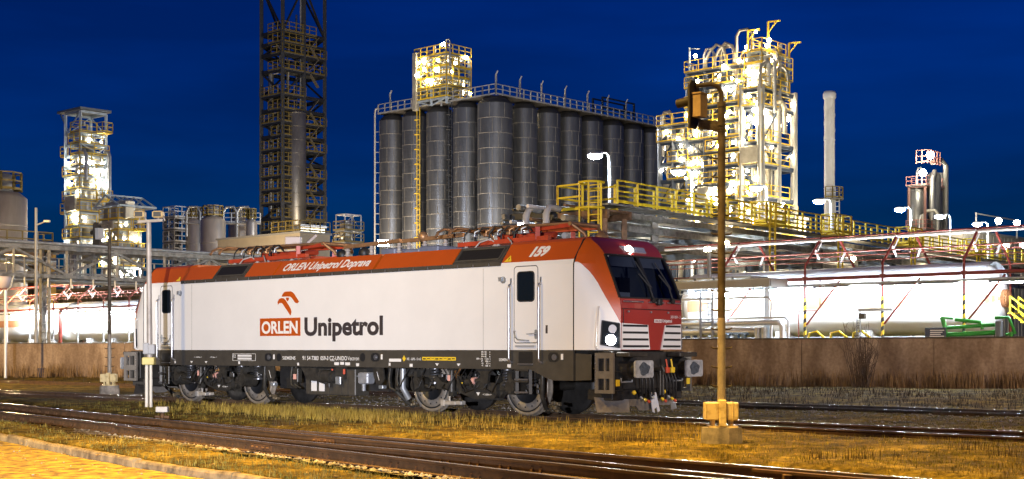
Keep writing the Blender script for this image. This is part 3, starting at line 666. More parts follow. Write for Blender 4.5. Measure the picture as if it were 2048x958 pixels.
rd = MB(); rd.box(-.6,1.9,-.9,.9,3.42,3.56); rd.build('roof_plinth', black_frame, loco)
# ================================================================== GROUND AND TRACKS
def spline(pts, step=.25):
    pts = [Vector(p) for p in pts]; P_ = [pts[0]*2-pts[1]]+pts+[pts[-1]*2-pts[-2]]; out = []
    for i in range(1, len(P_)-2):
        p0,p1,p2,p3 = P_[i-1:i+3]; n = max(2, int((p2-p1).length/step))
        for k in range(n):
            t = k/n; out.append(.5*((2*p1)+(p2-p0)*t+(2*p0-5*p1+4*p2-p3)*t*t+(3*p1-p0-3*p2+p3)*t**3))
    out.append(pts[-1]); return out
RAILS_PX = {'a1': [(-420,773),(-60,799.5),(0,805.5),(250,831),(512,854.3),(1024,893.5),(1506,931),(1900,961),(2500,1008)],
            'b1': [(-420,786),(-60,816),(0,822.5),(250,849),(512,874),(1024,917.5),(1274,942),(1536,966),(1800,992),(2300,1040)],
            'a2': [(330,838.4),(512,858),(1024,905.5),(1274,931),(1536,957),(1900,994),(2300,1034)],
            'b2': [(230,849.6),(380,866),(512,881.5),(1024,940.5),(1300,974),(1600,1011)]}
RAILS = {k: spline([G(x,y) for x,y in v], .35) for k, v in RAILS_PX.items()}
T1 = (22.36, 23.86); T2 = (30.5, 32.0)
allr = np.array([(p.x,p.y) for v in RAILS.values() for p in v][::2])
def ground_h(x, y):
    """height of the ground: sunk under and between the rails, higher where the grass has grown up"""
    p = x*N.x+y*N.y
    h = -.055+.03*np.sin(x*.7+y*.3)*np.sin(y*.9-x*.2)
    for a, b in (T1, T2):
        d = np.maximum(0, np.maximum(a-p, p-b)); h = h-.11*np.exp(-(d/.28)**2)
    d2 = np.full(x.shape, 1e9)
    for q in allr: d2 = np.minimum(d2, (x-q[0])**2+(y-q[1])**2)
    h = h-.20*np.clip(1-(np.sqrt(d2)-.85)/.35,0,1)
    h = h+.10*np.clip((p-33.2)/3,0,1)
    return h
gx = np.concatenate([np.arange(-60,-26,2.), np.arange(-26,22,.22), np.arange(22,62,2.)]); gy = np.concatenate([np.arange(-6,12,1.5), np.arange(12,44,.2), np.arange(44,80,.6), np.arange(80,130,5.)])
X_, Y_ = np.meshgrid(gx, gy); H_ = ground_h(X_, Y_)
rs_ = np.random.RandomState(3)
fine = (np.abs(X_) < 26) & (Y_ < 80)
H_ = H_+np.where(fine, rs_.normal(0,.007,X_.shape), 0)
# far away: carry the sheet on to the horizon
gx2 = np.concatenate([[-6000,-1500,-400], gx, [400,1500,6000]]); gy2 = np.concatenate([[-600,-60], gy, [300,1200,6000]])
HH = np.full((len(gy2), len(gx2)), -.03); HH[2:-3,3:-3] = H_
XX, YY = np.meshgrid(gx2, gy2)
def height_at(x, y): return float(ground_h(np.array([x]), np.array([y]))[0])
def earth_mat():
    m = bpy.data.materials.new('grassy_earth'); m.use_nodes = True; nt = m.node_tree; b = nt.nodes['Principled BSDF']; b.inputs['Roughness'].default_value = .95; b.inputs['Specular IOR Level'].default_value = .15
    tc = nt.nodes.new('ShaderNodeTexCoord')
    def nz(sc, det, col):
        n_ = nt.nodes.new('ShaderNodeTexNoise'); n_.inputs['Scale'].default_value = sc; n_.inputs['Detail'].default_value = det; n_.inputs['Roughness'].default_value = .7
        nt.links.new(tc.outputs['Object'], n_.inputs['Vector']); r_ = nt.nodes.new('ShaderNodeValToRGB'); nt.links.new(n_.outputs['Fac'], r_.inputs['Fac'])
        e = r_.color_ramp.elements
        e[0].position, e[0].color = col[0][0], (*col[0][1],1); e[1].position, e[1].color = col[-1][0], (*col[-1][1],1)
        for p_, c_ in col[1:-1]: k = e.new(p_); k.color = (*c_,1)
        return n_, r_
    n1, r1 = nz(.9, 6, [(.32,(.035,.03,.010)),(.5,(.17,.12,.022)),(.66,(.40,.29,.05))])
    n2, r2 = nz(14, 5, [(.3,(.35,.33,.3)),(.55,(.9,.9,.85)),(.75,(1.25,1.2,1.1))])
    mx = nt.nodes.new('ShaderNodeMix'); mx.data_type = 'RGBA'; mx.blend_type = 'MULTIPLY'; mx.inputs['Factor'].default_value = 1
    n3, r3 = nz(4.5, 5, [(.36,(.35,.34,.30)),(.5,(.9,.9,.9)),(.7,(1.3,1.25,1.1))]); m3 = nt.nodes.new('ShaderNodeMix'); m3.data_type = 'RGBA'; m3.blend_type = 'MULTIPLY'; m3.inputs['Factor'].default_value = 1
    nt.links.new(r1.outputs['Color'], m3.inputs['A']); nt.links.new(r3.outputs['Color'], m3.inputs['B']); nt.links.new(m3.outputs['Result'], mx.inputs['A']); nt.links.new(r2.outputs['Color'], mx.inputs['B'])
    nt.links.new(mx.outputs['Result'], b.inputs['Base Color'])
    bp = nt.nodes.new('ShaderNodeBump'); bp.inputs['Strength'].default_value = .9; bp.inputs['Distance'].default_value = .05
    nt.links.new(n2.outputs['Fac'], bp.inputs['Height']); nt.links.new(bp.outputs['Normal'], b.inputs['Normal'])
    return m
nx_, ny_ = len(gx2), len(gy2)
me = bpy.data.meshes.new('ground')
vv = np.stack([XX.ravel(), YY.ravel(), HH.ravel()], 1)
idx = np.arange(nx_*ny_).reshape(ny_, nx_)
ff = np.stack([idx[:-1,:-1].ravel(), idx[:-1,1:].ravel(), idx[1:,1:].ravel(), idx[1:,:-1].ravel()], 1)
me.from_pydata(vv.tolist(), [], ff.tolist()); me.materials.append(earth_mat()); me.polygons.foreach_set('use_smooth', [True]*len(ff)); me.update()
ground = bpy.data.objects.new('ground', me); COL.objects.link(ground); ground['kind'] = 'structure'
# sand-covered roadway and its kerb in the near corner
KERB_PX = [(-260,826),(-80,848),(0,861),(82,876),(160,891),(287,912),(400,929),(512,945),(640,963),(800,986)]
kp = spline([G(x,y,-.03) for x,y in KERB_PX], .3)
def side(pts, i):
    d = (pts[min(i+1,len(pts)-1)]-pts[max(i-1,0)]).normalized(); return Vector((d.y,-d.x,0))
rd = MB(); near = [p+side(kp,i)*.14 for i,p in enumerate(kp)]
vs = []
for i, p in enumerate(near):
    for d in (0,.5,1.2,2.5,5,12): q = p+side(kp,i)*d; vs.append((q.x,q.y,-.175+.012*mnoise.noise(q*1.3)))
k = 6
rd.add(vs, [(i*k+j,(i+1)*k+j,(i+1)*k+j+1,i*k+j+1) for i in range(len(near)-1) for j in range(k-1)], 0, True)
ro = rd.build('road', mat('sandy_road', (.48,.33,.035), .95, 0, 0, 5, bump=.9, col2=(.13,.08,.025), thresh=(.40,.60), detail=12)); ro['kind'] = 'structure'
kb = MB(); i = 0
while i < len(kp)-4:
    j = i+3 if i % 2 else i+4; a, b_ = kp[i].copy(), kp[min(j,len(kp)-1)].copy(); d = (b_-a).normalized(); n_ = Vector((d.y,-d.x,0)); o = rnd.uniform(-.018,.018); z0, z1 = rnd.uniform(-.02,.015), rnd.uniform(-.02,.015)
    a += d*.018; b_ -= d*.018; w0, w1, c = o, .14+o, .02; K = 5; rows = []
    for k in range(K+1):
        q = a+(b_-a)*(k/K); z = -.03+z0+(z1-z0)*k/K; jz = .008*mnoise.noise(q*7); jx = .012*mnoise.noise(q*5+Vector((3,1,0)))
        rows += [q+n_*w0+Vector((0,0,-.26)), q+n_*w0+Vector((0,0,z-c+jz)), q+n_*(w0+c)+Vector((0,0,z+jz)), q+n_*(w1-c+jx)+Vector((0,0,z+jz)), q+n_*(w1+jx)+Vector((0,0,z-c*1.5+jz)), q+n_*(w1+.01)+Vector((0,0,-.26))]
    kb.add([Vector((v.x,v.y,v.z)) for v in rows], [(k*6+m,(k+1)*6+m,(k+1)*6+m+1,k*6+m+1) for k in range(K) for m in range(5)]+[(0,1,2,3,4,5),tuple(K*6+t for t in (5,4,3,2,1,0))]); i = j
ko = kb.build('kerb', mat('kerb_concrete', (.36,.27,.13), .9, 0, 0, 4, bump=.7, col2=(.11,.08,.04), thresh=(.35,.62), detail=9)); ko['kind'] = 'structure'
# lower the ground below the road
for v in me.vertices:
    if v.co.y < 27 and v.co.x < 0:
        q = v.co
        best = min(range(0,len(kp),2), key=lambda i: (kp[i].x-q.x)**2+(kp[i].y-q.y)**2)
        if (q-kp[best]).dot(side(kp,best)) > -.10: v.co.z = -.26
def rail_mesh(pts, b):
    prof = [(-.07,-.172),(.07,-.172),(.07,-.16),(.012,-.135),(.012,-.045),(.036,-.034),(.036,-.004),(.03,0),(-.03,0),(-.036,-.004),(-.036,-.034),(-.012,-.045),(-.012,-.135),(-.07,-.16)]
    k = len(prof); vs = []
    for i, p in enumerate(pts):
        n_ = side(pts, i); vs += [(p.x+n_.x*a, p.y+n_.y*a, p.z+z) for a, z in prof]
    o = len(b.v); b.v += vs
    for i in range(len(pts)-1):
        for j in range(k):
            b.f.append([o+i*k+j, o+i*k+(j+1)%k, o+(i+1)*k+(j+1)%k, o+(i+1)*k+j]); b.m.append(1 if j in (6,7,8) else 0); b.s.append(False)
    return b
rail_side = mat('rail_side_rust', (.105,.058,.026), .7, .15, .35, 5, bump=.15)
sleeper_m = mat('old_sleeper', (.17,.125,.08), .9, 0, .5, 5, stretch=(1,8,1), bump=.5)
SL = MB().bevbox(-.125,.125,-1.3,1.3,-.33,-.175,.012)
CH_ = MB()
for sx in (-1,1):
    CH_.bevbox(.06*sx-.055,.06*sx+.055, -.09,.09,-.176,-.155,.004)
    CH_.prism([(-.045,-.155),(.045,-.155),(.03,-.10),(.012,-.09),(.012,-.06),(-.012,-.06),(-.012,-.09),(-.03,-.10)], lambda a,b_,d: (d,a,b_), .085*sx-.02, .085*sx+.02)
slp0 = [None]; chp0 = [None]
def put(proto, mb, name, m, parent, loc, rz):
    if proto[0] is None: o = proto[0] = mb.build(name, m, None)
    else: o = proto[0].copy(); COL.objects.link(o)
    o.parent = parent; o.location = loc; o.rotation_euler = (0,0,rz); return o
def straight_track(name, label, ps, x0, x1, sleepers):
    t = thing(name, label, 'railway track')
    for p in ps:
        a, b_ = onp(x0, p), onp(x1, p); n = 40; pts = [a+(b_-a)*i/n for i in range(n+1)]
        rail_mesh(pts, MB()).build('rail', [rail_side, rail_top], t)
    pc = (ps[0]+ps[1])/2
    for i in range(sleepers):
        s = -18+i*.65; q = LC+U*s+N*(pc-across(LC)); put(slp0, SL, 'sleeper', sleeper_m, t, (q.x,q.y,0), RZ)
    return t
tk1 = straight_track('railway_track', 'railway track under the white locomotive', T1, -400, 2600, 60)
tk2 = straight_track('railway_track', 'farther railway track between the locomotive and the concrete wall', T2, -400, 2600, 0)
near_t = thing('railway_turnout', 'rusty railway turnout with splitting rails in the foreground', 'railway track')
for k_, pts in RAILS.items(): rail_mesh(pts, MB()).build('rail', [rail_side, rail_top], near_t)
def walk(pts, step, off=0):
    out = []; acc = off; 
    for a, b_ in zip(pts, pts[1:]):
        L = (b_-a).length
        while acc < L: out.append((a+(b_-a)*(acc/L), math.atan2(b_.y-a.y, b_.x-a.x))); acc += step
        acc -= L
    return out
nch = 0
for k_, (lo, hi, st) in {'b2': (-30,1700,.62), 'b1': (-30,1100,.62), 'a1': (-30,1400,.62)}.items():
    for q, ang in walk(RAILS[k_], st):
        px = 1024+F*q.x/q.y
        if q.y > 10 and lo < px < hi and nch < 99:
            put(chp0, CH_, 'rail_chair', rust, near_t, (q.x,q.y,0), ang); nch += 1
mid = [(a+b_)/2 for a, b_ in zip(RAILS['a1'], RAILS['b1'][:len(RAILS['a1'])])]
for q, ang in walk(RAILS['b1'], .62):
    px = 1024+F*q.x/q.y
    if q.y > 14 and -60 < px < 1250:
        c = q+Vector((-math.sin(ang), math.cos(ang),0))*.55; put(slp0, SL, 'sleeper', sleeper_m, near_t, (c.x,c.y,0), ang)
# switch slide chairs, fishplates, guard rail block
for k_, px in (('a1',318),('b1',345),('b2',520),('a2',640)):
    q = min(RAILS[k_], key=lambda v: abs(1024+F*v.x/v.y-px)); i = RAILS[k_].index(q); n_ = side(RAILS[k_], i); d = Vector((-n_.y,n_.x,0))
    fp = MB(); fp.bar(q+n_*.03-d*.35+Vector((0,0,-.09)), q+n_*.03+d*.35+Vector((0,0,-.09)), .045, .09)
    for e in (-.25,-.1,.1,.25): fp.cyl(q+d*e+n_*.05+Vector((0,0,-.09)), q+d*e+n_*.09+Vector((0,0,-.09)), .022, n=6)
    fp.build('fishplate', rust, near_t)
gd = MB(); seg = [G(x,y,.0) for x,y in ((1507,937),(1660,950),(1860,967),(2120,988))]
rail_mesh(spline(seg,.4), gd); 
for q, ang in walk(spline(seg,.4), .8, .5): gd.bevbox(q.x-.05,q.x+.05,q.y-.12,q.y+.02,-.17,-.03,.01)
gd.build('guard_rail', rust, near_t)
# dark stony beds under the tracks
bed_m = mat('track_bed_gravel', (.16,.13,.09), .95, 0, 0, 11, bump=1.0, col2=(.035,.028,.02), thresh=(.35,.65), detail=8)
def bed(lo_hi, n, m):
    b = MB(); vs = []
    for i in range(n+1):
        A, B = lo_hi(i/n)
        for k in range(m+1): q = A+(B-A)*(k/m); vs.append((q.x,q.y,-.198+.02*mnoise.noise(Vector((q.x*6,q.y*6,0)))))
    b.add(vs, [(i*(m+1)+k,(i+1)*(m+1)+k,(i+1)*(m+1)+k+1,i*(m+1)+k+1) for i in range(n) for k in range(m)], 0, True); return b
def rail_at(key, px):
    r_ = RAILS[key]; return min(r_, key=lambda v: abs(1024+F*v.x/v.y-px) if v.y > 1 else 1e9)
def near_bed(t):
    px = -150+2250*t; A = rail_at('a1', px); B = rail_at('b2' if px > 240 else 'b1', px); d = (A-B).normalized(); return A+d*.45, B-d*.5
bed(near_bed, 260, 14).build('track_bed', bed_m)['kind'] = 'structure'
bed2_m = mat('pale_gravel', (.24,.24,.22), .95, 0, 0, 9, bump=1.0, col2=(.07,.07,.06), thresh=(.35,.65), detail=8)
bed(lambda t: (onp(-200+2400*t, T1[0]+.1), onp(-200+2400*t, T1[1]+1.6)), 200, 14).build('track_bed', bed2_m)['kind'] = 'structure'
# ballast stones
bs = MB(); ico = [(0,0,1),(.9,0,.2),(.28,.85,.2),(-.72,.53,.2),(-.72,-.53,.2),(.28,-.85,.2),(0,0,-.6)]
icf = [(0,1,2),(0,2,3),(0,3,4),(0,4,5),(0,5,1),(6,2,1),(6,3,2),(6,4,3),(6,5,4),(6,1,5)]
def stone(x, y, z, r):
    a = rnd.uniform(0,6.28); sx, sy, sz = r*rnd.uniform(.7,1.3), r*rnd.uniform(.7,1.3), r*rnd.uniform(.5,.9); ca, sa = math.cos(a), math.sin(a)
    bs.add([(x+(u_*ca-v_*sa)*sx*rnd.uniform(.8,1.15), y+(u_*sa+v_*ca)*sy, z+w_*sz) for u_,v_,w_ in ico], icf)
b2s = [p for p in RAILS['b2'] if p.y > 12]; b1s = [p for p in RAILS['b1'] if p.y > 12]
for _ in range(1500):
    q = rnd.choice(b2s if rnd.random() < .8 else b1s); d = rnd.gauss(.42,.22); i = 0
    x, y = q.x+.62*d*1.0+rnd.uniform(-.2,.2), q.y-.78*d+rnd.uniform(-.2,.2)
    if 1024+F*x/y < 180: continue
    stone(x, y, -.185, rnd.uniform(.02,.055))
for _ in range(2600):
    s = rnd.uniform(-14,16); p = rnd.uniform(22.5,30.3) if rnd.random() < .75 else rnd.uniform(30.6,33.5); q = LC+U*s+N*(p-across(LC)); stone(q.x, q.y, height_at(q.x,q.y)+.005, rnd.uniform(.015,.045))
for _ in range(220):
    i = rnd.randrange(len(kp)); q = kp[i]+side(kp,i)*(.16+abs(rnd.gauss(0,.7))); stone(q.x, q.y, -.17, rnd.choice((.008,.01,.014,.02)))
for _ in range(2600):
    px = rnd.uniform(-80,1700); A, B = near_bed((px+150)/2250); q = A+(B-A)*rnd.random(); stone(q.x, q.y, -.192, rnd.uniform(.022,.055))
bo_ = bs.build('ballast', mat('ballast_stone', (.34,.31,.27), .85, 0, .5, 3), fix=False); bo_['kind'] = 'stuff'
# grass ---------------------------------------------------------------------
def clear_of_rails(x, y, r=.10):
    p = x*N.x+y*N.y
    if min(abs(p-a) for a in T1+T2) < r or (T1[0]-.1 < p < T1[1]+.1 and True): return False
    return float(np.min((allr[:,0]-x)**2+(allr[:,1]-y)**2)) > r*r*4
def grass(name, spots, hmin, hmax, w, m, lean=.5):
    V = []; Fc = []
    for x, y, k in spots:
        z = height_at(x,y)-.01
        for _ in range(k):
            a = rnd.uniform(0,6.28); h = rnd.uniform(hmin,hmax); l = rnd.uniform(.1,lean)*h; ox, oy = rnd.gauss(0,.05), rnd.gauss(0,.05)
            dx, dy = math.cos(a), math.sin(a); px_, py_ = -dy*w, dx*w
            bx_, by_ = x+ox, y+oy; o = len(V)
            V += [(bx_-px_,by_-py_,z),(bx_+px_,by_+py_,z),(bx_+dx*l*.4+px_*.7,by_+dy*l*.4+py_*.7,z+h*.6),(bx_+dx*l*.4-px_*.7,by_+dy*l*.4-py_*.7,z+h*.6),(bx_+dx*l,by_+dy*l,z+h)]
            Fc += [(o,o+1,o+2,o+3),(o+3,o+2,o+4)]
    g = bpy.data.meshes.new(name); g.from_pydata(V, [], Fc); g.materials.append(m); g.update(); o = bpy.data.objects.new(name, g); COL.objects.link(o); o['kind'] = 'stuff'; return o
straw = mat('dry_straw', (.54,.39,.055), .8, 0, 0, 2.0, col2=(.24,.165,.04)); moss = mat('short_grass', (.28,.235,.03), .85, 0, 0, 1.5, col2=(.08,.075,.018)); reed_m = mat('dry_reed', (.30,.20,.10), .85, 0, 0, 2.5, col2=(.14,.085,.045))
sp1 = []
while len(sp1) < 7500:
    y = rnd.uniform(15,40); px = rnd.uniform(-60,2110); x = (px-1024)/F*y; p = x*N.x+y*N.y
    if p > 22.2 or not clear_of_rails(x,y,.12): continue
    kd = min(range(0,len(kp),3), key=lambda i: (kp[i].x-x)**2+(kp[i].y-y)**2)
    if x < 1 and (Vector((x,y,0))-kp[kd]).dot(side(kp,kd)) > -.02: continue
    d = mnoise.noise(Vector((x*.5,y*.5,0)))
    if d < -.25 and rnd.random() < .75: continue
    sp1.append((x,y,4 if y > 22 else 6))
grass('grass', sp1, .02, .075, .0035, moss)
dk = []                                        # dark dead weed clumps and a few fallen leaves
for _ in range(26):
    px, y = (1265,884) if _ == 0 else (rnd.uniform(100,2050), rnd.uniform(820,950)); q = G(px,y,-.05)
    if across(q) > 22 or not clear_of_rails(q.x,q.y,.2) or (q.x < 0 and q.y < 22 and px < 600): continue
    for k in range(60 if _ == 0 else 16): dk.append((q.x+rnd.gauss(0,.28 if _ == 0 else .14), q.y+rnd.gauss(0,.12), 4))
grass('dead_weeds', dk, .06, .22, .004, mat('dead_weed', (.06,.04,.02), .9), .5)
lf = MB()
for _ in range(260):
    px, y = rnd.uniform(-20,2060), rnd.uniform(832,955); q = G(px,y,-.04)
    if across(q) > 22 or not clear_of_rails(q.x,q.y,.12): continue
    z = height_at(q.x,q.y)+.02; a = rnd.uniform(0,6.28); r_ = rnd.uniform(.015,.04); c_, s_ = math.cos(a)*r_, math.sin(a)*r_
    lf.add([(q.x-c_,q.y-s_,z),(q.x+s_*.5,q.y-c_*.5,z+.012),(q.x+c_,q.y+s_,z+.006),(q.x-s_*.5,q.y+c_*.5,z+.015)], [(0,1,2,3)])
lo_ = lf.build('fallen_leaves', mat('leaf_litter', (.55,.36,.10), .8, 0, .6, 30), fix=False); lo_['kind'] = 'stuff'
sp2 = []
while len(sp2) < 1500:                         # the tall bright tufts along the near rail of the engine's track
    px = rnd.gauss(610,110) if rnd.random() < .8 else rnd.uniform(300,1400); p = rnd.uniform(19.2,22.1)-abs(rnd.gauss(0,.4)); q = onp(px, p); 
    if clear_of_rails(q.x,q.y,.1) and q.y > 15: sp2.append((q.x,q.y,7))
grass('tall_grass', sp2, .05, .20, .004, straw)
sp3 = []
for _ in range(3200):
    y = rnd.uniform(15,34); px = rnd.uniform(-40,2100); x = (px-1024)/F*y
    if x*N.x+y*N.y < 22 and clear_of_rails(x,y,.12) and mnoise.noise(Vector((x*.9+7,y*.9,0))) > .05: sp3.append((x,y,5))
sp3 = [s for s in sp3 if (lambda i: (Vector((s[0],s[1],0))-kp[i]).dot(side(kp,i)) < -.02)(min(range(0,len(kp),3), key=lambda i: (kp[i].x-s[0])**2+(kp[i].y-s[1])**2)) or s[0] > 1]
grass('straw_grass', sp3, .03, .11, .0035, straw)
# ================================================================== WALL
WA = Vector((-27.6,74,0)); WB = Vector((18.4,49.5,0)); wd = (WB-WA).normalized(); wn = Vector((-wd.y,wd.x,0))
wall = thing('concrete_wall', 'long stained concrete boundary wall behind the tracks', 'wall')
wall_m = bpy.data.materials.new('stained_concrete_wall'); wall_m.use_nodes = True
def _wall():
    nt = wall_m.node_tree; b = nt.nodes['Principled BSDF']; b.inputs['Roughness'].default_value = .9
    tc = nt.nodes.new('ShaderNodeTexCoord'); out = None
    for (st, sc, lo, hi, c0, c1) in (((1,1,.35),.55,.35,.68,(.25,.185,.14),(.47,.37,.29)), ((1.0,1.0,.3),1.6,.38,.6,(.62,.58,.55),(1,1,1)), ((1,1,1),9,.3,.7,(.75,.72,.7),(1.1,1.1,1.1))):
        mp = nt.nodes.new('ShaderNodeMapping'); mp.inputs['Scale'].default_value = st; nt.links.new(tc.outputs['Object'], mp.inputs[0])
        n_ = nt.nodes.new('ShaderNodeTexNoise'); n_.inputs['Scale'].default_value = sc; n_.inputs['Detail'].default_value = 6; nt.links.new(mp.outputs[0], n_.inputs['Vector'])
        r_ = nt.nodes.new('ShaderNodeValToRGB'); r_.color_ramp.elements[0].position = lo; r_.color_ramp.elements[1].position = hi
        r_.color_ramp.elements[0].color = (*c0,1); r_.color_ramp.elements[1].color = (*c1,1); nt.links.new(n_.outputs['Fac'], r_.inputs[0])
        if out is None: out = r_.outputs[0]
        else:
            mx = nt.nodes.new('ShaderNodeMix'); mx.data_type = 'RGBA'; mx.blend_type = 'MULTIPLY'; mx.inputs['Factor'].default_value = 1
            nt.links.new(out, mx.inputs['A']); nt.links.new(r_.outputs[0], mx.inputs['B']); out = mx.outputs['Result']
    nt.links.new(out, b.inputs['Base Color']); bp = nt.nodes.new('ShaderNodeBump'); bp.inputs['Strength'].default_value = .3; bp.inputs['Distance'].default_value = .02
    nt.links.new(n_.outputs['Fac'], bp.inputs['Height']); nt.links.new(bp.outputs[0], b.inputs['Normal'])
_wall()
Lw = (WB-WA).length; x = -16.0; k = 0
while x < Lw+9:
    a = WA+wd*x; b_ = WA+wd*(x+4.98); za = 1.75+.13*x/Lw; zb = 1.75+.13*(x+5)/Lw; o_ = MB(); th_ = wn*.24; dz = rnd.uniform(-.012,.012)
    lo, hi = [a,b_,b_+th_,a+th_], [a,b_,b_+th_,a+th_]
    o_.add([p+Vector((0,0,-.6)) for p in lo]+[hi[0]+Vector((0,0,za+dz)),hi[1]+Vector((0,0,zb+dz)),hi[2]+Vector((0,0,zb+dz)),hi[3]+Vector((0,0,za+dz))], [(3,2,1,0),(4,5,6,7),(0,1,5,4),(1,2,6,5),(2,3,7,6),(3,0,4,7)])
    o_.build('wall_panel', wall_m, wall); x += 5.0
cp = MB(); cp.bar(WA-wd*16+wn*.12+Vector((0,0,1.745)), WB+wd*9+wn*.12+Vector((0,0,1.915)), .30, .05); cp.build('coping', mat('dark_coping', (.10,.085,.07), .9, 0, .3, 3), wall)
# reeds and weeds at its foot
sr = []
for _ in range(2800):
    t = rnd.uniform(-.2,1.12); q = WA+wd*(Lw*t)-wn*(abs(rnd.gauss(0,.8))+.05)
    if mnoise.noise(Vector((q.x*.35,q.y*.35,0))) > -.05 or rnd.random() < .2: sr.append((q.x,q.y,5))
grass('dry_reeds', sr, .15, .85, .013, reed_m, .35)
sr = []
for _ in range(2600):
    px = rnd.uniform(-20,2080); p = rnd.uniform(32.6,44); q = onp(px,p); sr.append((q.x,q.y,4))
grass('weeds', sr, .05, .22, .007, mat('dark_weeds', (.10,.075,.04), .9, 0, 0, 2, col2=(.03,.026,.014)), .8)
sr = []
for _ in range(1500):
    px = rnd.uniform(1250,2080); p = rnd.uniform(24.1,30.2); q = onp(px,p); sr.append((q.x,q.y,4))
grass('grass_between_tracks', sr, .02, .07, .004, moss)
# bare shrub in front of the wall
sh = thing('bare_shrub', 'leafless thin shrub in front of the concrete wall', 'shrub', tuple(onp(1725, 45.2, -.1)))
tw = MB()
for _ in range(46):
    a = rnd.uniform(0,6.28); h = rnd.uniform(1.3,2.6); l = rnd.uniform(.1,.75); p0 = Vector((rnd.uniform(-.3,.3),rnd.uniform(-.15,.15),0)); d = Vector((math.cos(a)*l,math.sin(a)*l*.6,h))
    tw.tube([p0,p0+d*.5+Vector((rnd.uniform(-.06,.06),0,0)),p0+d], .014, 4, radii=[.016,.011,.006])
    for _ in range(3): t = rnd.uniform(.35,.9); q = p0+d*t; tw.tube([q,q+Vector((rnd.uniform(-.35,.35),rnd.uniform(-.1,.1),rnd.uniform(.2,.5)))], .007, 3, radii=[.008,.004])
tw.build('branches', mat('bare_twig', (.09,.06,.045), .9), sh)
# ================================================================== FOREGROUND POSTS
pole_m = mat('weathered_pole', (.10,.08,.055), .65, .1, 0, 2.5, col2=(.042,.028,.016), thresh=(.42,.6))
def signal(name, label, px, py, zb, hgt, head_m):
    q = G(px, py, zb); t = thing(name, label, 'railway signal', q, 0, 'railway signals')
    f = MB()
    f.prism([(.34*math.cos(2*PI*(i+.5)/12), .26*math.sin(2*PI*(i+.5)/12)) for i in range(12)], lambda a,b_,d:(a*(1 if d<.15 else .94),b_,d), -.1, .22); f.build('foundation', conc, t)
    b = MB()
    b.bevbox(-.27,-.055,-.16,.12,.34,.62,.015); b.bevbox(.055,.25,-.16,.12,.34,.62,.015); b.bevbox(-.06,.05,-.19,-.02,.24,.66,.01); b.box(-.22,.24,-.16,.14,.22,.25)
    b.box(-.17,-.12,-.12,.1,.24,.36); b.box(.12,.17,-.12,.1,.24,.36); b.bevbox(-.275,-.26,-.17,.13,.35,.61,.005); b.bevbox(.15,.165,-.17,.13,.33,.63,.005)
    b.build('base_box', mat('stained_yellow_box', (.74,.60,.30), .55, 0, 0, 5, col2=(.30,.20,.06), thresh=(.3,.5)), t)
    m = MB(); m.cyl((0,0,1.95),(0,0,hgt-.35),.062,.058,16); m.cyl((0,0,hgt-.40),(0,0,hgt-.32),.07,n=16); ms = m.build('mast', pole_m, t); MB().cyl((0,0,.25),(0,0,1.96),.066,.064,16).build('mast_foot', mat('pale_mast_foot', (.34,.30,.25), .55, .2, .3, 4), ms)  # lower length of the mast in a lighter tone
    z = .86; rp = None
    for i in range(int((hgt-1.4)/.303)):
        for sx in (-1,1):
            if rp is None: rp = o = MB().tube([(-.05,0,0),(.13,0,.012),(.17,0,.035)], .014, 5, radii=[.022,.013,.009]).build('climbing_step', pole_m, t)
            else: o = rp.copy(); COL.objects.link(o); o.parent = t
            o.location = (0,0,z); o.rotation_euler = (0,0,0 if sx > 0 else PI)
        z += .303
    hd = bpy.data.objects.new('signal_head', None); COL.objects.link(hd); hd.parent = t
    zc = hgt-.36; oc = [(-.17,-.38),(.05,-.38),(.17,-.22),(.17,.25),(.05,.39),(-.10,.39),(-.17,.30)]
    D = Vector((-.80,.60,0)).normalized(); E_ = Vector((-D.y,D.x,0))           # the head looks along D
    c = Vector((-.42,.05,zc)); fn = lambda a,b_,d: tuple(c+E_*(-a)+Vector((0,0,b_))+D*d)
    MB().prism(oc, fn, .0, .03).build('backboard', mat('signal_black', (.03,.026,.02), .6, 0, .3, 6), hd)
    k = MB(); k.prism([(-.10,-.20),(.12,-.20),(.12,.16),(-.10,.16)], fn, -.16, .0); k.prism([(-.115,.16),(.135,.16),(.135,.185),(-.115,.185)], fn, -.175, .0); k.build('lamp_box', head_m, hd)
    v = MB()
    v.tube([fn(-.02,.08,.02),fn(-.02,.05,.30)], .075, 12, caps=False); v.build('hood', mat('signal_black', (.03,.026,.02), .6), hd)
    a = MB(); a.tube([(0,0,hgt-.36),(0,0,hgt-.18),(-.05,0,hgt-.08),(-.16,.01,hgt-.03),(-.40,.04,hgt-.05)], .036, 10); a.bar((0,0,zc-.38),(-.36,.04,zc-.33),.06,.10); a.bar((0,0,zc-.30),(-.36,.04,zc-.25),.04,.05)
    for dz in (-.42,-.38,-.33): a.cyl((0,0,zc+dz-.01),(0,0,zc+dz+.01),.075,n=14)
    a.build('bracket_arm', pole_m, hd)
    return t
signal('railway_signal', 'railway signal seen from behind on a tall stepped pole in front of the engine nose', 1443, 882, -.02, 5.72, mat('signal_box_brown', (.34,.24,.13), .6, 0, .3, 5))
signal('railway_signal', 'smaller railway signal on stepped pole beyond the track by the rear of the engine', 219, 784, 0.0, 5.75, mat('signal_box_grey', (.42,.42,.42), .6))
q = G(295, 811, -.02)
lm = thing('loudspeaker_mast', 'grey pole carrying two boxy yard loudspeakers in front of the rear cab', 'loudspeaker mast', q)
m = MB(); m.cyl((.06,0,1.1),(.03,0,4.78),.075,.06,14); m.build('pole', mat('grey_pole', (.46,.42,.38), .5, .2, .25, 3), lm)
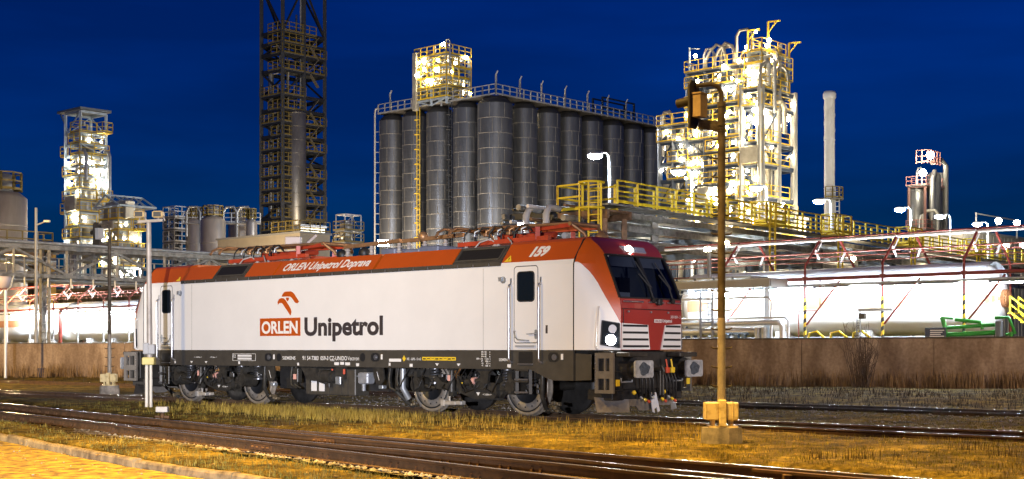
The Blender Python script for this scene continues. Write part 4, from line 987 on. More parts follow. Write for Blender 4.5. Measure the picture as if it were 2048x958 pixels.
m = MB(); m.cyl((-.02,0,-.1),(-.02,0,1.25),.045,n=10); m.cyl((.09,0,-.1),(.09,0,1.25),.04,n=10); m.build('support_post', mat('white_post', (.75,.70,.60), .5), lm)
m = MB(); m.bevbox(-.12,.20,-.12,.1,1.06,1.26,.02); m.build('cable_box', mat('yellow_box_paint', (.72,.62,.22), .5, 0, .15, 4), lm)
m = MB(); m.bevbox(-.10,.06,-.1,.08,1.34,1.64,.02); m.bevbox(.04,.22,-.14,.05,1.34,1.60,.02); m.box(.1,.12,-.15,-.13,1.4,1.45); m.box(.15,.17,-.15,-.13,1.4,1.45); m.build('switch_box', mat('switch_grey', (.40,.41,.43), .5), lm)
m = MB(); m.bar((-.24,0,4.80),(.42,-.1,4.83),.08,.07)
for x in (-.12,.36): m.tube([(x-.1,0,4.82),(x-.05,0,5.0)], .02, 5); m.tube([(x+.1,0,4.82),(x+.02,0,5.0)], .02, 5)
m.build('crossbar', mat('grey_pole', (.5,.5,.5)), lm)
for x, a in ((-.2,.5),(.28,-.3)):
    m = MB(); m.bevbox(x-.14,x+.14,-.12,.14,4.90,5.08,.03); s_ = m.build('loudspeaker', mat('cream_horn', (.66,.48,.22), .5), lm)
    m = MB(); m.box(x-.10,x+.10,-.128,-.118,4.93,5.05); m.build('horn_mouth', rubber, s_)
q = G(325, 833, -.05); bx = thing('track_marker_box', 'small white box on a stub post beside the near rail', 'marker box', q)
MB().bevbox(-.13,.13,-.1,.1,.10,.22,.01).build('box', mat('pale_box', (.62,.58,.52), .6, 0, .2, 5), bx); MB().cyl((0,0,-.05),(0,0,.10),.05,n=8).box(-.16,-.05,-.06,-.02,-.05,.02).box(.05,.16,-.06,-.02,-.05,.02).build('stub_post', rust, bx)
qb = onp(83, 35.5, 0); qb = P(83,750,70.5); qb.z = -.05; br = thing('blue_barrel', 'dark blue plastic barrel against the concrete wall', 'barrel', qb)
MB().lathe((0,0,0), [(.001,0),(.17,0),(.19,.1),(.175,.12),(.19,.16),(.19,.34),(.175,.38),(.19,.42),(.18,.5),(.001,.52)], 16).build('body', mat('blue_plastic', (.02,.035,.11), .5), br)
MB().lathe((0,0,.5), [(.001,0),(.2,.01),(.2,.05),(.001,.06)], 16).build('lid', mat('blue_lid', (.03,.05,.14), .5), br)
# ================================================================== TANK SIDING, PIPE RACKS, WALKWAYS
tank_white = mat('tank_white', (.80,.81,.82), .4, 0, .06, .8)
pipe_red = mat('spray_pipe_red', (.22,.036,.026), .5, 0, .35, 3); pipe_grey = mat('pipe_grey', (.45,.46,.47), .45, .4, .25, 3)
pipe_pink = mat('faded_red_pipe', (.42,.15,.12), .55, 0, .4, 3)
rack_steel = mat('rack_steel', (.30,.29,.27), .6, .3, .45, 2.5); dark_steel = mat('dark_structural_steel', (.045,.048,.055), .55, .3, .3, 2); rusty_pipe = mat('rusty_pipe', (.22,.13,.075), .7, .1, .5, 3)
tube_lit = emis('fluorescent_lit', (.82,.92,1.0), 1200)
rail_yellow = mat('handrail_yellow', (.80,.60,.02), .5)
stripe_m = bpy.data.materials.new('hazard_stripes'); stripe_m.use_nodes = True
def _str():
    nt = stripe_m.node_tree; b = nt.nodes['Principled BSDF']; tc = nt.nodes.new('ShaderNodeTexCoord'); wv = nt.nodes.new('ShaderNodeTexWave'); wv.wave_type = 'BANDS'; wv.bands_direction = 'Z'; wv.inputs['Scale'].default_value = 1.1
    mp = nt.nodes.new('ShaderNodeMapping'); mp.inputs['Rotation'].default_value = (R(25),R(25),0); nt.links.new(tc.outputs['Object'], mp.inputs[0]); nt.links.new(mp.outputs[0], wv.inputs['Vector'])
    gt = nt.nodes.new('ShaderNodeMath'); gt.operation = 'GREATER_THAN'; gt.inputs[1].default_value = .5; nt.links.new(wv.outputs['Fac'], gt.inputs[0])
    mx = nt.nodes.new('ShaderNodeMix'); mx.data_type = 'RGBA'; mx.inputs['A'].default_value = (.02,.02,.02,1); mx.inputs['B'].default_value = (.75,.5,.03,1); nt.links.new(gt.outputs[0], mx.inputs['Factor']); nt.links.new(mx.outputs['Result'], b.inputs['Base Color'])
_str()
TP = 52.8
def hloc(q): return LC+U*q.x+N*q.y+Vector((0,0,q.z))
# --- tank wagons (local x along the train)
TL, TR_ = 7.6, 1.42
def head(b, e, m, r=TR_, x0=TL-1.0, dep=.9, n=32, z=3.45):
    k = 7; b.lathe((0,0,z), [(max(.001,r*math.cos(PI/2*i/k)), e*(x0+dep*math.sin(PI/2*i/k))) for i in range(k+1)], n, m, axis='x')
wg = thing('tank_wagon', '', 'tank wagon', onp(2009, TP)-U*(TL-.1), RZ, 'white rail tank wagons')
b = MB(); b.lathe((0,0,3.45), [(TR_,-TL+1),(TR_,TL-1)], 40, axis='x'); head(b, 1, 0); head(b, -1, 0); tank = b.build('tank', tank_white, wg)
b = MB(); b.lathe((0,0,3.45), [(TR_+.006,-TL+1),(TR_+.006,TL-1)], 5, axis='x', a0=R(172), a1=R(192)); b.lathe((0,0,3.45), [(TR_+.006,-TL+1),(TR_+.006,TL-1)], 5, axis='x', a0=R(-12), a1=R(8))
k = 6; b.lathe((0,0,3.45), [(TR_*math.cos(PI/2*i/k)+.006, (TL-1)+.9*math.sin(PI/2*i/k)) for i in range(k)], 5, axis='x', a0=R(-12), a1=R(8)); b.lathe((0,0,3.45), [(TR_*math.cos(PI/2*i/k)+.006, (TL-1)+.9*math.sin(PI/2*i/k)) for i in range(k)], 5, axis='x', a0=R(172), a1=R(192))
b.build('orange_band', mat('wagon_orange', (.62,.30,.16), .45), tank)
b = MB(); b.lathe((0,0,3.45), [(TR_+.05,-TL+.6),(TR_+.05,TL-.45)], 20, axis='x', a0=R(38), a1=R(142)); b.lathe((0,0,3.45), [(TR_+.03,-TL+.6),(TR_+.03,TL-.45)], 20, axis='x', a0=R(38), a1=R(142)); b.build('sunshield', mat('sunshield_grey', (.62,.66,.74), .4, 0, .1, 1), wg)
fl = MB(); fl.cyl((TL-.14,0,3.45),(TL+.02,0,3.45),.36,n=24); fl.cyl((TL+.02,0,3.45),(TL+.08,0,3.45),.27,n=24)
for i in range(18): t = 2*PI*i/18; fl.cyl((TL-.02,.31*math.cos(t),3.45+.31*math.sin(t)),(TL+.06,.31*math.cos(t),3.45+.31*math.sin(t)),.022,n=6)
fl.tube([(TL+.08,-.1,3.52),(TL+.16,-.1,3.55),(TL+.16,.1,3.55),(TL+.08,.1,3.52)], .02, 5); fl.build('manhole_flange', mat('flange_orange', (.45,.20,.09), .5, .2, .3, 9), wg)
fr = MB(); fr.box(-TL+.1,TL-.1,-1.1,-.95,1.75,1.98); fr.box(-TL+.1,TL-.1,.95,1.1,1.75,1.98)
for x in (-5,-2,2,5): fr.box(x-.25,x+.25,-1.0,1.0,1.9,2.25)
fr.build('wagon_frame', mat('wagon_frame_grey', (.33,.33,.34), .6), wg)
for x in (-5.2,-3.4,3.4,5.2):
    MB().lathe((x,-.78,1.4), [(.02,.06),(.46,.06),(.46,-.07),(.5,-.07),(.02,-.08)], 24, axis='y').build('wagon_wheel', wheel_steel, wg)
wg['label'] = 'white tank wagon with orange band and round end flange facing right'
dup(wg, onp(160, TP)-U*(TL-.1), RZ, 'white tank wagon leaving the left edge of the photo, under the spray hoops')
dup(wg, onp(160, TP)+U*(TL+.25), RZ, 'white tank wagon partly hidden behind the rear cab of the engine')
# --- spray pipe frames over the wagons
FP = 50.2
def frame_pts(px, z0=0.0):
    q = onp(px, FP); f = lambda a, z: q+N*a+Vector((0,0,z)); return q, f
def spray(name, label, pxs, x0, x1, red):
    t = thing(name, label, 'pipe frame')
    for px in pxs:
        q, f = frame_pts(px)
        MB().tube([f(0,0),f(0,3.55)], .065, 8).build('striped_post', stripe_m if red else pipe_grey, t)
        MB().tube([f(0,3.5),f(0,4.9),f(1.3,6.15),f(2.9,6.15),f(4.3,4.9),f(4.3,1.5)], .052, 8).build('hoop', red and pipe_red or pipe_pink, t)
        k = MB(); k.tube([f(.75,5.65),f(1.15,5.25)], .05, 6); k.tube([f(1.5,6.12),f(1.0,5.55)], .03, 5); k.tube([f(3.3,5.65),f(3.0,5.2)], .05, 6); k.build('spray_nozzle', mat('white_pipe', (.75,.72,.72), .5), t)
        MB().cyl(f(0,4.3),f(0,4.45),.12,n=10).build('pipe_clamp', pipe_red, t)
        if red:
            MB().tube([f(0,2.45),f(0,2.5)+U*.1,f(0,4.25)+U*1.6], .042, 6).build('brace', pipe_red, t)
    for a, z, r, m in ((0,4.36,.07,pipe_red),(1.3,6.15,.035,pipe_red),(2.9,6.2,.035,pipe_red),(.62,5.45,.035,pipe_pink),(3.6,5.5,.035,pipe_pink),(1.15,6.02,.06,mat('white_pipe', (.75,.72,.72), .5)),(-.12,4.1,.05,pipe_grey),(4.3,4.9,.03,pipe_pink),(.2,5.05,.02,pipe_pink)):
        if not red and r == .06: continue
        A, B = onp(x0, FP+a, z), onp(x1, FP+a, z); MB().tube([A,B], r, 8).build('spray_main', m, t)
    return t
sf = spray('spray_pipe_frame', 'red spray pipe frame with striped posts over the right tank wagon', [1445,1610,1765,1928,2110], 1330, 2300, True)
q, f = frame_pts(1640); MB().tube([f(0,4.36),f(0,3.2),f(-.01,3.05)-U*.1,f(-.01,3.05)-U*.95,f(0,2.9)-U*1.0,f(0,1.2)-U*1.0], .028, 6).build('drop_pipe', pipe_red, sf)
q, f = frame_pts(1928); MB().tube([f(0,4.3),f(0,2.9)], .06, 8).build('drop_pipe', pipe_red, sf)
sl_ = spray('spray_pipe_frame', 'pale red spray pipe hoops over the left tank wagons', [-30,14,60,107,156,207,258,312], -300, 420, False)
q, f = frame_pts(122); MB().tube([f(0,4.36)+U*.8,f(-.05,4.36)+U*.1,f(-.05,4.2),f(-.05,0)], .13, 10).build('riser_pipe', pipe_red, sl_)
# fluorescent lights hung along the frames
for i, (px, side_) in enumerate([(1420,'r'),(1520,'r'),(1662,'r'),(1795,'r'),(1876,'r'),(2020,'r'),(30,'l'),(85,'l'),(133,'l'),(182,'l'),(232,'l'),(290,'l')]):
    q = onp(px, FP+.1, 3.95 if side_ == 'r' else 4.0)
    t = thing('fluorescent_light', '', 'light fitting', q, RZ, 'fluorescent lights along the tank siding')
    MB().prism([(-.06,.02),(.14,.10),(.14,.16),(-.06,.1)], lambda a,b,d:(d,a,b), -.8, .8).build('housing', mat('light_housing', (.25,.27,.30), .5), t)
    m = MB(); m.tube([(-.72,.12,.03),(.72,.12,.03)], .045, 8); m.build('tube', tube_lit if side_ == 'l' else emis('fluorescent_lit_right', (.82,.92,1.0), 700), t)
    h = MB(); h.bar((-.4,.05,.1),(-.4,.05,.3),.03); h.bar((.4,.05,.1),(.4,.05,.3),.03); h.build('hanger', pipe_grey, t)
    words_ = ['under the canopy beside the stepped signal pole','between the canopy post and the first striped post','just right of the first striped post','beside the middle striped post','between the middle and right striped posts','past the right end of the tank wagon','at the left edge over the white wagon','second from the left edge','left of the gap between the wagons','right of the gap between the wagons','behind the smaller signal pole','by the rear cab of the engine']
    t['label'] = 'fluorescent light, ' + words_[i]
# --- loading bay: canopy, posts, arm, board
cq = onp(1540, 48.6); L = run(cq, -U, 1250)
cn = thing('loading_canopy', 'flat grey canopy roof on steel posts behind the engine nose', 'canopy', cq, RZ)
m = MB(); m.box(-L,0,0,1.3,4.32,4.38)
for k in range(int(L/.95)): m.bevbox(-L+k*.95+.03,-L+k*.95+.90,-.05,1.3,4.38,4.5,.03)
m.build('roof', mat('canopy_grey', (.40,.43,.45), .5, .2, .2, 2), cn)
m = MB(); m.box(-L,0.02,-.08,-.02,4.02,4.33); m.box(0.0,.05,0,1.3,4.02,4.33); m.build('fascia', mat('fascia_grey', (.36,.36,.36), .6), cn)
for x in (-.35,-2.6,-5.2,-8): 
    MB().bar((x,.3,0),(x,.3,4.02),.2).build('post', mat('canopy_post', (.42,.47,.52), .5, .2), cn)
m = MB()
for k in range(9): m.cyl((-L+.8+k*1.1,.6,3.85),(-L+.8+k*1.1,.6,4.05),.04,n=6)
m.tube([(-L,.5,3.85),(0,.5,3.85)], .035); m.build('cable_tray', pipe_grey, cn)
lamp_cold = emis('cold_lamp_lit', (.80,.90,1.0), 260)
for x in (-2.2,-3.6): MB().bevbox(x-.35,x+.35,.2,.5,3.72,3.82,.02).build('ceiling_lamp', lamp_cold, cn)
lp = thing('loading_pipework', 'grey pipes and valves below the flat canopy', 'pipework', onp(1470, 48.6), RZ)
for z, x0, x1, r in ((2.55,-6,2.1,.11),(2.2,-6,1.2,.16),(2.75,-3,2.4,.05),(3.6,-6,1.6,.05)): MB().tube([(x0,0,z),(x1,0,z),(x1+.15,0,z-.15),(x1+.15,0,1.2)], r, 10).build('pipe', mat('lagged_pipe', (.6,.62,.65), .4, .3, .1), lp)
for x in (1.3,1.6): MB().cyl((x,-.3,1.2),(x,-.3,2.35),.13,n=14).build('gas_cylinder', galv, lp)
m = MB()
for x in (-1.6,-1.0): m.bar((x,-.2,0),(x,-.2,3.9),.09)
for k in range(18): m.bar((-1.6,-.2,1.0+k*.16),(-1.0,-.2,1.0+k*.16),.03)
m.build('ladder', mat('ladder_grey', (.2,.22,.25), .5), lp)
for x in (-.2,.25,.6): MB().bevbox(x-.1,x+.1,-.35,-.15,1.6,2.1,.02).cyl((x-.2,-.25,2.1),(x+.2,-.25,2.1),.06).build('valve', mat('valve_blue', (.12,.2,.32), .5), lp)
yb = thing('yellow_barrier', 'low yellow tubular barriers on top of the wall line by the striped post', 'barrier', onp(1612, 49.4), RZ)
for x in (.0,1.0,2.0):
    MB().tube([(x,0,1.2),(x+.15,0,2.12),(x+.5,0,2.18),(x+1.0,0,1.8)], .05, 6).build('tube_frame', rail_yellow, yb)
la = thing('loading_crane', 'green folded loading arm in front of the right tank wagon', 'loading arm', onp(1888, 49.6), RZ); grn = mat('arm_green', (.03,.30,.04), .45)
MB().tube([(.05,0,1.5),(.05,0,2.25),(-.05,0,2.6),(-.1,0,2.66)], .09, 8).build('swivel_post', grn, la)
for z0, z1, r in ((2.28,2.36,.07),(2.0,2.08,.09)): MB().tube([(.1,0,z0),(2.0,0,z1)], r, 8).build('product_pipe', grn, la)
MB().tube([(-.1,0,2.66),(.35,0,2.62)], .05, 6).tube([(.45,0,2.58),(1.45,0,2.46),(1.5,0,2.2)], .07, 8).tube([(2.0,0,2.62),(2.5,0,2.64),(2.75,0,2.05),(2.4,0,2.0)], .06, 8).tube([(2.6,0,1.5),(2.6,0,2.1)], .07, 8).build('balance_arm', grn, la)
MB().tube([(.2,-.1,1.85),(2.0,-.1,1.9)], .08, 8).build('hose', pipe_grey, la); MB().bevbox(2.05,2.25,-.15,.1,1.4,2.5,.02).build('control_box', mat('control_grey', (.14,.16,.19), .6), la)
nb = thing('notice_board', 'dark notice board with white lines left of the green loading arm', 'notice board', onp(1871, 49.3), RZ)
MB().bevbox(-.42,.42,-.03,.03,1.3,2.28,.01).build('board', mat('board_navy', (.03,.04,.07), .6), nb); m = MB()
for k in range(6): m.box(-.2 if k < 3 else -.22, .36-.07*(k%3), -.036,-.031, 2.16-k*.075, 2.19-k*.075)
m.build('lettering', white_letter, nb); m = MB()
for x in (-.35,.35): m.bar((x,.05,0),(x,.05,1.35),.05)
m.build('leg', galv, nb)
cm = thing('camera_post', 'grey lattice post with a floodlight arm in front of the right tank wagon', 'camera post', onp(1716, 49.3), RZ); m = MB()
for x in (-.05,.09): m.bar((x,0,0),(x,0,3.05),.035)
for k in range(20): m.bar((-.05,0,1.0+k*.1),(.09,0,1.0+k*.1),.02)
m.build('lattice_post', mat('ladder_grey', (.2,.22,.25), .5), cm); MB().bevbox(0,1.5,-.06,.06,2.95,3.06,.02).build('arm', galv, cm); MB().bevbox(.15,.4,-.25,-.05,2.65,2.88,.02).build('camera', dark_part, cm)
ys = thing('yellow_stair', 'yellow railed stair at the right edge beyond the tank wagon', 'stair', onp(2020, 52.0), RZ)
m = MB()
for a in (0,.8): m.bar((0,a,2.9),(2.2,a,1.2),.06); m.bar((0,a,3.5),(2.2,a,1.8),.06); m.bar((0,a,3.2),(2.2,a,1.5),.04); [m.bar((x,a,2.9-x*.77),(x,a,3.5-x*.77),.05) for x in (0,.75,1.5,2.2)]
for k in range(9): m.bar((k*.25,0,2.85-k*.19),(k*.25,.8,2.85-k*.19),.2,.03)
m.build('stair_flight', rail_yellow, ys)
# --- railing helper
def railing(b, pts, h=1.1, sp=1.6, r=.05, rails=(1.0,.55,.12), m=0):
    for p, q in zip(pts, pts[1:]):
        p, q = Vector(p), Vector(q); n = max(1, round((q-p).length/sp))
        for k in range(n+1): a = p+(q-p)*k/n; b.bar(a, a+Vector((0,0,h)), r*1.6, r*1.6, m, False)
        for f_ in rails: b.bar(p+Vector((0,0,h*f_)), q+Vector((0,0,h*f_)), r, r*(2.2 if f_ < .2 else 1.2), m, False)
    return b
# --- right pipe rack running away to the right, with the yellow walkway on top
RD = Vector((.623,.782,0)); RL = Vector((-.782,.623,0)); B0 = P(1250,HZ,68); B0.z = 0
rk = thing('pipe_rack', 'long pipe rack running away to the right under the yellow walkway', 'pipe rack', B0, math.atan2(RD.y,RD.x))   # local x = along, y = to the left
X0, X1 = -3.5, 62
for x in range(-3, 63, 6):
    m = MB()
    for y in (.2,4.6): m.bar((x,y,0),(x,y,8.1),.32)
    for z in (6.6,7.4,8.05): m.bar((x,-.4,z),(x,5.2,z),.22,.3)
    m.build('trestle', dark_steel if (x//6) % 2 else rack_steel, rk)
m = MB()
for y in (-.3,4.9):
    for z in (6.6,7.4,8.05): m.bar((X0,y,z),(X1,y,z),.16,.26)
m.build('long_beam', rack_steel, rk)
for k in range(17):
    z = (6.9,7.65,8.3)[k % 3]; y = .1+.27*k+rnd.uniform(-.05,.05); r = rnd.choice((.07,.09,.12,.16))
    MB().tube([(X0-rnd.uniform(0,1.5),y,z),(X1,y,z)], r, 8).build('pipe', [pipe_grey, rack_steel, rusty_pipe, mat('white_pipe',(.75,.72,.72),.5), dark_part][k % 5], rk)
for k, y in enumerate((1.4,2.6)): MB().tube([(-3.6,y,8.2),(-4.4,y,8.2),(-4.6,y,7.9),(-4.6,y,4.2)], .17, 10).build('down_pipe', mat('lagged_pipe',(.6,.62,.65),.4,.3,.1), rk)
wk = thing('yellow_walkway', 'bright yellow railed walkway on top of the right pipe rack', 'walkway', B0, math.atan2(RD.y,RD.x))
MB().box(-3.2,62,-1.3,-.2,8.28,8.36).build('deck', rack_steel, wk)
railing(MB(), [(-2.6,-1.3,8.36),(62,-1.3,8.36)], 1.12, 1.75, .06).build('near_handrail', rail_yellow, wk)
railing(MB(), [(-1.2,-.2,8.36),(62,-.2,8.36)], 1.12, 1.75, .06).build('far_handrail', rail_yellow, wk)
for x in (10.5,19,30,42):
    m = railing(MB(), [(x,-1.3,8.36),(x,-2.2,8.36),(x+2.2,-2.2,8.36),(x+2.2,-1.3,8.36)], 1.15, 1.1, .06); m.box(x,x+2.2,-2.2,-1.3,8.28,8.36)
    for dx in (.3,.9): m.bar((x+dx,-2.25,3.5),(x+dx,-2.25,9.5),.09)
    for k in range(18): m.bar((x+.3,-2.25,3.6+k*.27),(x+.9,-2.25,3.6+k*.27),.04)
    m.build('ladder_landing', rail_yellow, wk)
# near-end raised platform and ladder cage
q = P(1214,HZ,64.5); q.z = 0; PLW = run(q, -U, 1115)
yp = thing('yellow_platform', 'raised yellow railed platform with a caged ladder at the near end of the pipe rack', 'platform', q, RZ)
MB().box(-PLW,0,0,1.9,7.95,8.05).build('deck', rusty_pipe, yp)
m = railing(MB(), [(-1.5,0,8.05),(-PLW,0,8.05),(-PLW,1.9,8.05),(-.9,1.9,8.05)], 1.3, 1.7, .07); m.build('handrail', rail_yellow, yp)
m = MB()
for x in (-1.0,-.25): m.bar((x,-.15,5.2),(x,-.15,9.3),.10)
for k in range(15): m.bar((-1.0,-.15,5.3+k*.28),(-.25,-.15,5.3+k*.28),.05)
m.build('ladder', rail_yellow, yp)
m = MB()
for z in (6.5,8.1,9.3): m.tube([(-1.15,-.1,z),(-1.2,-.6,z),(-.9,-.95,z),(-.35,-.95,z),(-.05,-.6,z),(-.1,-.1,z)], .06, 5)
for x, y in ((-1.2,-.6),(-.9,-.95),(-.35,-.95),(-.05,-.6)): m.bar((x,y,6.4),(x,y,9.3),.06)
m.build('ladder_cage', rail_yellow, yp)
m = MB(); m.bar((-PLW,.1,7.8),(0,.1,7.8),.2,.3); m.bar((-PLW,1.8,7.8),(0,1.8,7.8),.2,.3)
for x in (-PLW+.3,-.3): m.bar((x,.2,0),(x,.2,7.7),.24); m.bar((x,1.7,0),(x,1.7,7.7),.24)
m.build('support_frame', rusty_pipe, yp)
# --- street lamps above the rack
head_m = mat('lamp_head_grey', (.5,.53,.56), .4, .3)
lamp_street = emis('street_lamp_lit', (.72,.87,1.0), 1100)
LAMPS = [(1190,310,1219,'first street lamp from the engine, in front of the dark silos'),(1357,343,1384,'second street lamp, left of the stepped signal pole'),(1512,375,1534,'third street lamp, in front of the lit column tower'),(1638,402,1662,'fourth street lamp, beside the white chimney'),(1800,418,1822,'fifth street lamp, left of the small column tower'),(1880,432,1901,'sixth street lamp, right of the small column tower'),(1955,447,1976,'street lamp farthest right above the concrete block')]
for hx, hy, px, lb in LAMPS:
    Y = 10.57*F/(HZ-hy); hp = P(hx,hy,Y); pp = P(px,HZ,Y); w_ = pp.x-hp.x
    t = thing('street_lamp', lb, 'street lamp', (pp.x,Y,0), 0, 'street lamps along the pipe rack')
    MB().tube([(0,0,0),(0,0,hp.z-.35),(-.03,0,hp.z-.05),(-.18,0,hp.z+.12),(-w_*.6,0,hp.z+.14)], .07, 8, radii=[.09,.07,.06,.05,.045]).build('pole', mat('lamp_pole_white', (.7,.73,.78), .4, .3), t)
    hd = bpy.data.objects.new('lamp_head', None); COL.objects.link(hd); hd.parent = t
    m = MB(); m.lathe((-w_,0,hp.z), [(.001,.16),(.26,.14),(.40,.04),(.41,0)], 14); m.build('shade', head_m, hd)
    m = MB(); m.lathe((-w_,0,hp.z), [(.40,-.005),(.36,-.12),(.20,-.21),(.001,-.24)], 14); m.build('lens', lamp_street, hd)
# --- left pipe bridge running away to the right
L0 = P(0,HZ,80); L0.z = 0
lb_ = thing('pipe_bridge', 'grey steel truss pipe bridge crossing the left side above the tank wagons', 'pipe bridge', L0, math.atan2(N.y,N.x))
XA, XB = -6, 34; bay = 3.42
for y, nm in ((0,'near'),(2.6,'far')):
    m = MB(); m.bar((XA,y,7.55),(XB,y,7.55),.26,.26); m.bar((XA,y,5.85),(XB,y,5.85),.26,.22)
    k = 0; x = XA
    while x < XB-.1:
        m.bar((x,y,5.95),(x,y,7.45),.14); a, c = ((5.95,7.45) if k % 2 else (7.45,5.95)); m.bar((x,y,a),(x+bay,y,c),.15); x += bay; k += 1
    m.build('truss', rack_steel, lb_)
m = MB(); x = XA
while x < XB: m.bar((x,0,7.5),(x,2.6,7.5),.16); m.bar((x,0,5.9),(x,2.6,5.9),.16); x += bay
m.build('cross_beam', rack_steel, lb_)
for k in range(9): MB().tube([(XA,.15+k*.3,7.82+.02*(k%2)),(XB,.15+k*.3,7.82+.02*(k%2))], (.1,.07,.13)[k%3], 8).build('pipe', [pipe_grey, rusty_pipe, mat('white_pipe',(.75,.72,.72),.5)][k%3], lb_)
for k in range(5): MB().tube([(XA,.3+k*.5,5.6),(XB,.3+k*.5,5.6)], (.06,.09)[k%2], 8).build('pipe', [pipe_grey, mat('white_pipe',(.75,.72,.72),.5)][k%2], lb_)
railing(MB(), [(XA,.5,5.96),(XB,.5,5.96)], 1.0, 1.1, .05).build('handrail', rack_steel, lb_)
for k in range(26): MB().bar((XA+k*1.5,-.05,5.2),(XA+k*1.5,-.05,5.8),.08).build('hanger', pipe_grey, lb_)
for x in (-3.8, 2.6, 13.8, 26):
    for dx in (0,.55):
        m = MB(); m.bar((x+dx,.1,0),(x+dx,.1,7.5),.17); m.build('column', dark_steel if x < 0 else rack_steel, lb_)
    m = MB(); [m.bar((x,.1,.4+k*.5),(x+.55,.1,.65+k*.5),.06) for k in range(14)]; m.build('column_lacing', rack_steel, lb_)
lpost = thing('lamp_post', 'thin pale lamp post rising through the left pipe bridge', 'lamp post', P(72,HZ,79)-Vector((0,0,CH)), 0)
MB().tube([(0,0,0),(0,0,9.6)], .09, 8, radii=[.12,.08]).build('pole', mat('lamp_pole_grey', (.38,.38,.38), .5, .3), lpost); MB().tube([(0,0,8.6),(.5,0,8.8)], .05).bevbox(.45,.8,-.1,.1,8.75,8.9,.02).build('lamp_arm', galv, lpost)
fl_ = thing('floodlight_post', 'short white post with a tub shaped floodlight at the left edge', 'floodlight', P(11,HZ,70)-Vector((0,0,CH)), 0)
MB().tube([(0,0,0),(0,0,4.5)], .08, 8).build('post', mat('lamp_pole_white', (.7,.73,.78), .4, .3), fl_); MB().lathe((-.15,0,4.55), [(.001,0),(.34,.05),(.46,.55),(.42,.62),(.001,.62)], 16).build('lamp_drum', mat('drum_pink', (.7,.6,.57), .5), fl_); MB().tube([(.1,0,4.5),(.3,0,4.65),(.42,0,5.2)], .05, 6).build('bracket', galv, fl_)
ff_ = thing('floodlight_post', 'grey pole with two large square floodlights turned away behind the engine roof', 'floodlight', P(600,HZ,72)-Vector((0,0,CH)), 0)
MB().tube([(0,0,0),(0,0,7.0)], .10, 8).build('post', galv, ff_); m = MB(); m.bevbox(-.75,.1,-.3,.1,6.85,7.35,.04); m.bar((-.8,0,6.6),(.3,0,6.6),.1); m.bar((-.75,0,6.6),(-.75,0,7.1),.07); m.build('floodlight', mat('flood_pale', (.62,.60,.66), .4, .2), ff_); MB().bar((.25,0,6.9),(.8,.2,7.45),.35,.12).build('floodlight', mat('flood_pale', (.62,.60,.66), .4, .2), ff_)
# ================================================================== PLANT IN THE BACK
lamp_warm = emis('warm_lamp_lit', (1.0,.80,.50), 135); lamp_white = emis('white_lamp_lit', (1.0,.93,.74), 160)
pale_steel = mat('pale_blue_steel', (.42,.50,.58), .5, .2, .2, 1.2); navy_steel = mat('navy_steel', (.035,.05,.085), .5, .2, .2, 1.2)
clad_dull = mat('dull_column_cladding', (.20,.195,.185), .38, .6, .4, .6, stretch=(1,1,.4)); clad = mat('aluminium_cladding', (.42,.41,.38), .36, .6, .18, .9, stretch=(1,1,.3)); cream_eq = mat('cream_equipment', (.42,.39,.32), .5, 0, .3, 1)
grating = mat('grating_grey', (.22,.22,.21), .7, .2, .3, 1)
yellow_far = mat('far_handrail_yellow', (.70,.48,.03), .55)
bulb0 = {}
def bulb(parent, loc, m, r):
    key = (m.name, round(r,2))
    if key not in bulb0:
        b = MB(); v = []; f = []
        b.lathe((0,0,0), [(r*math.sin(PI*i/4)+1e-4, -r*math.cos(PI*i/4)) for i in range(5)], 7); o = bulb0[key] = b.build('lamp', m, None)
    else: o = bulb0[key].copy(); COL.objects.link(o)
    o.parent = parent; o.location = loc
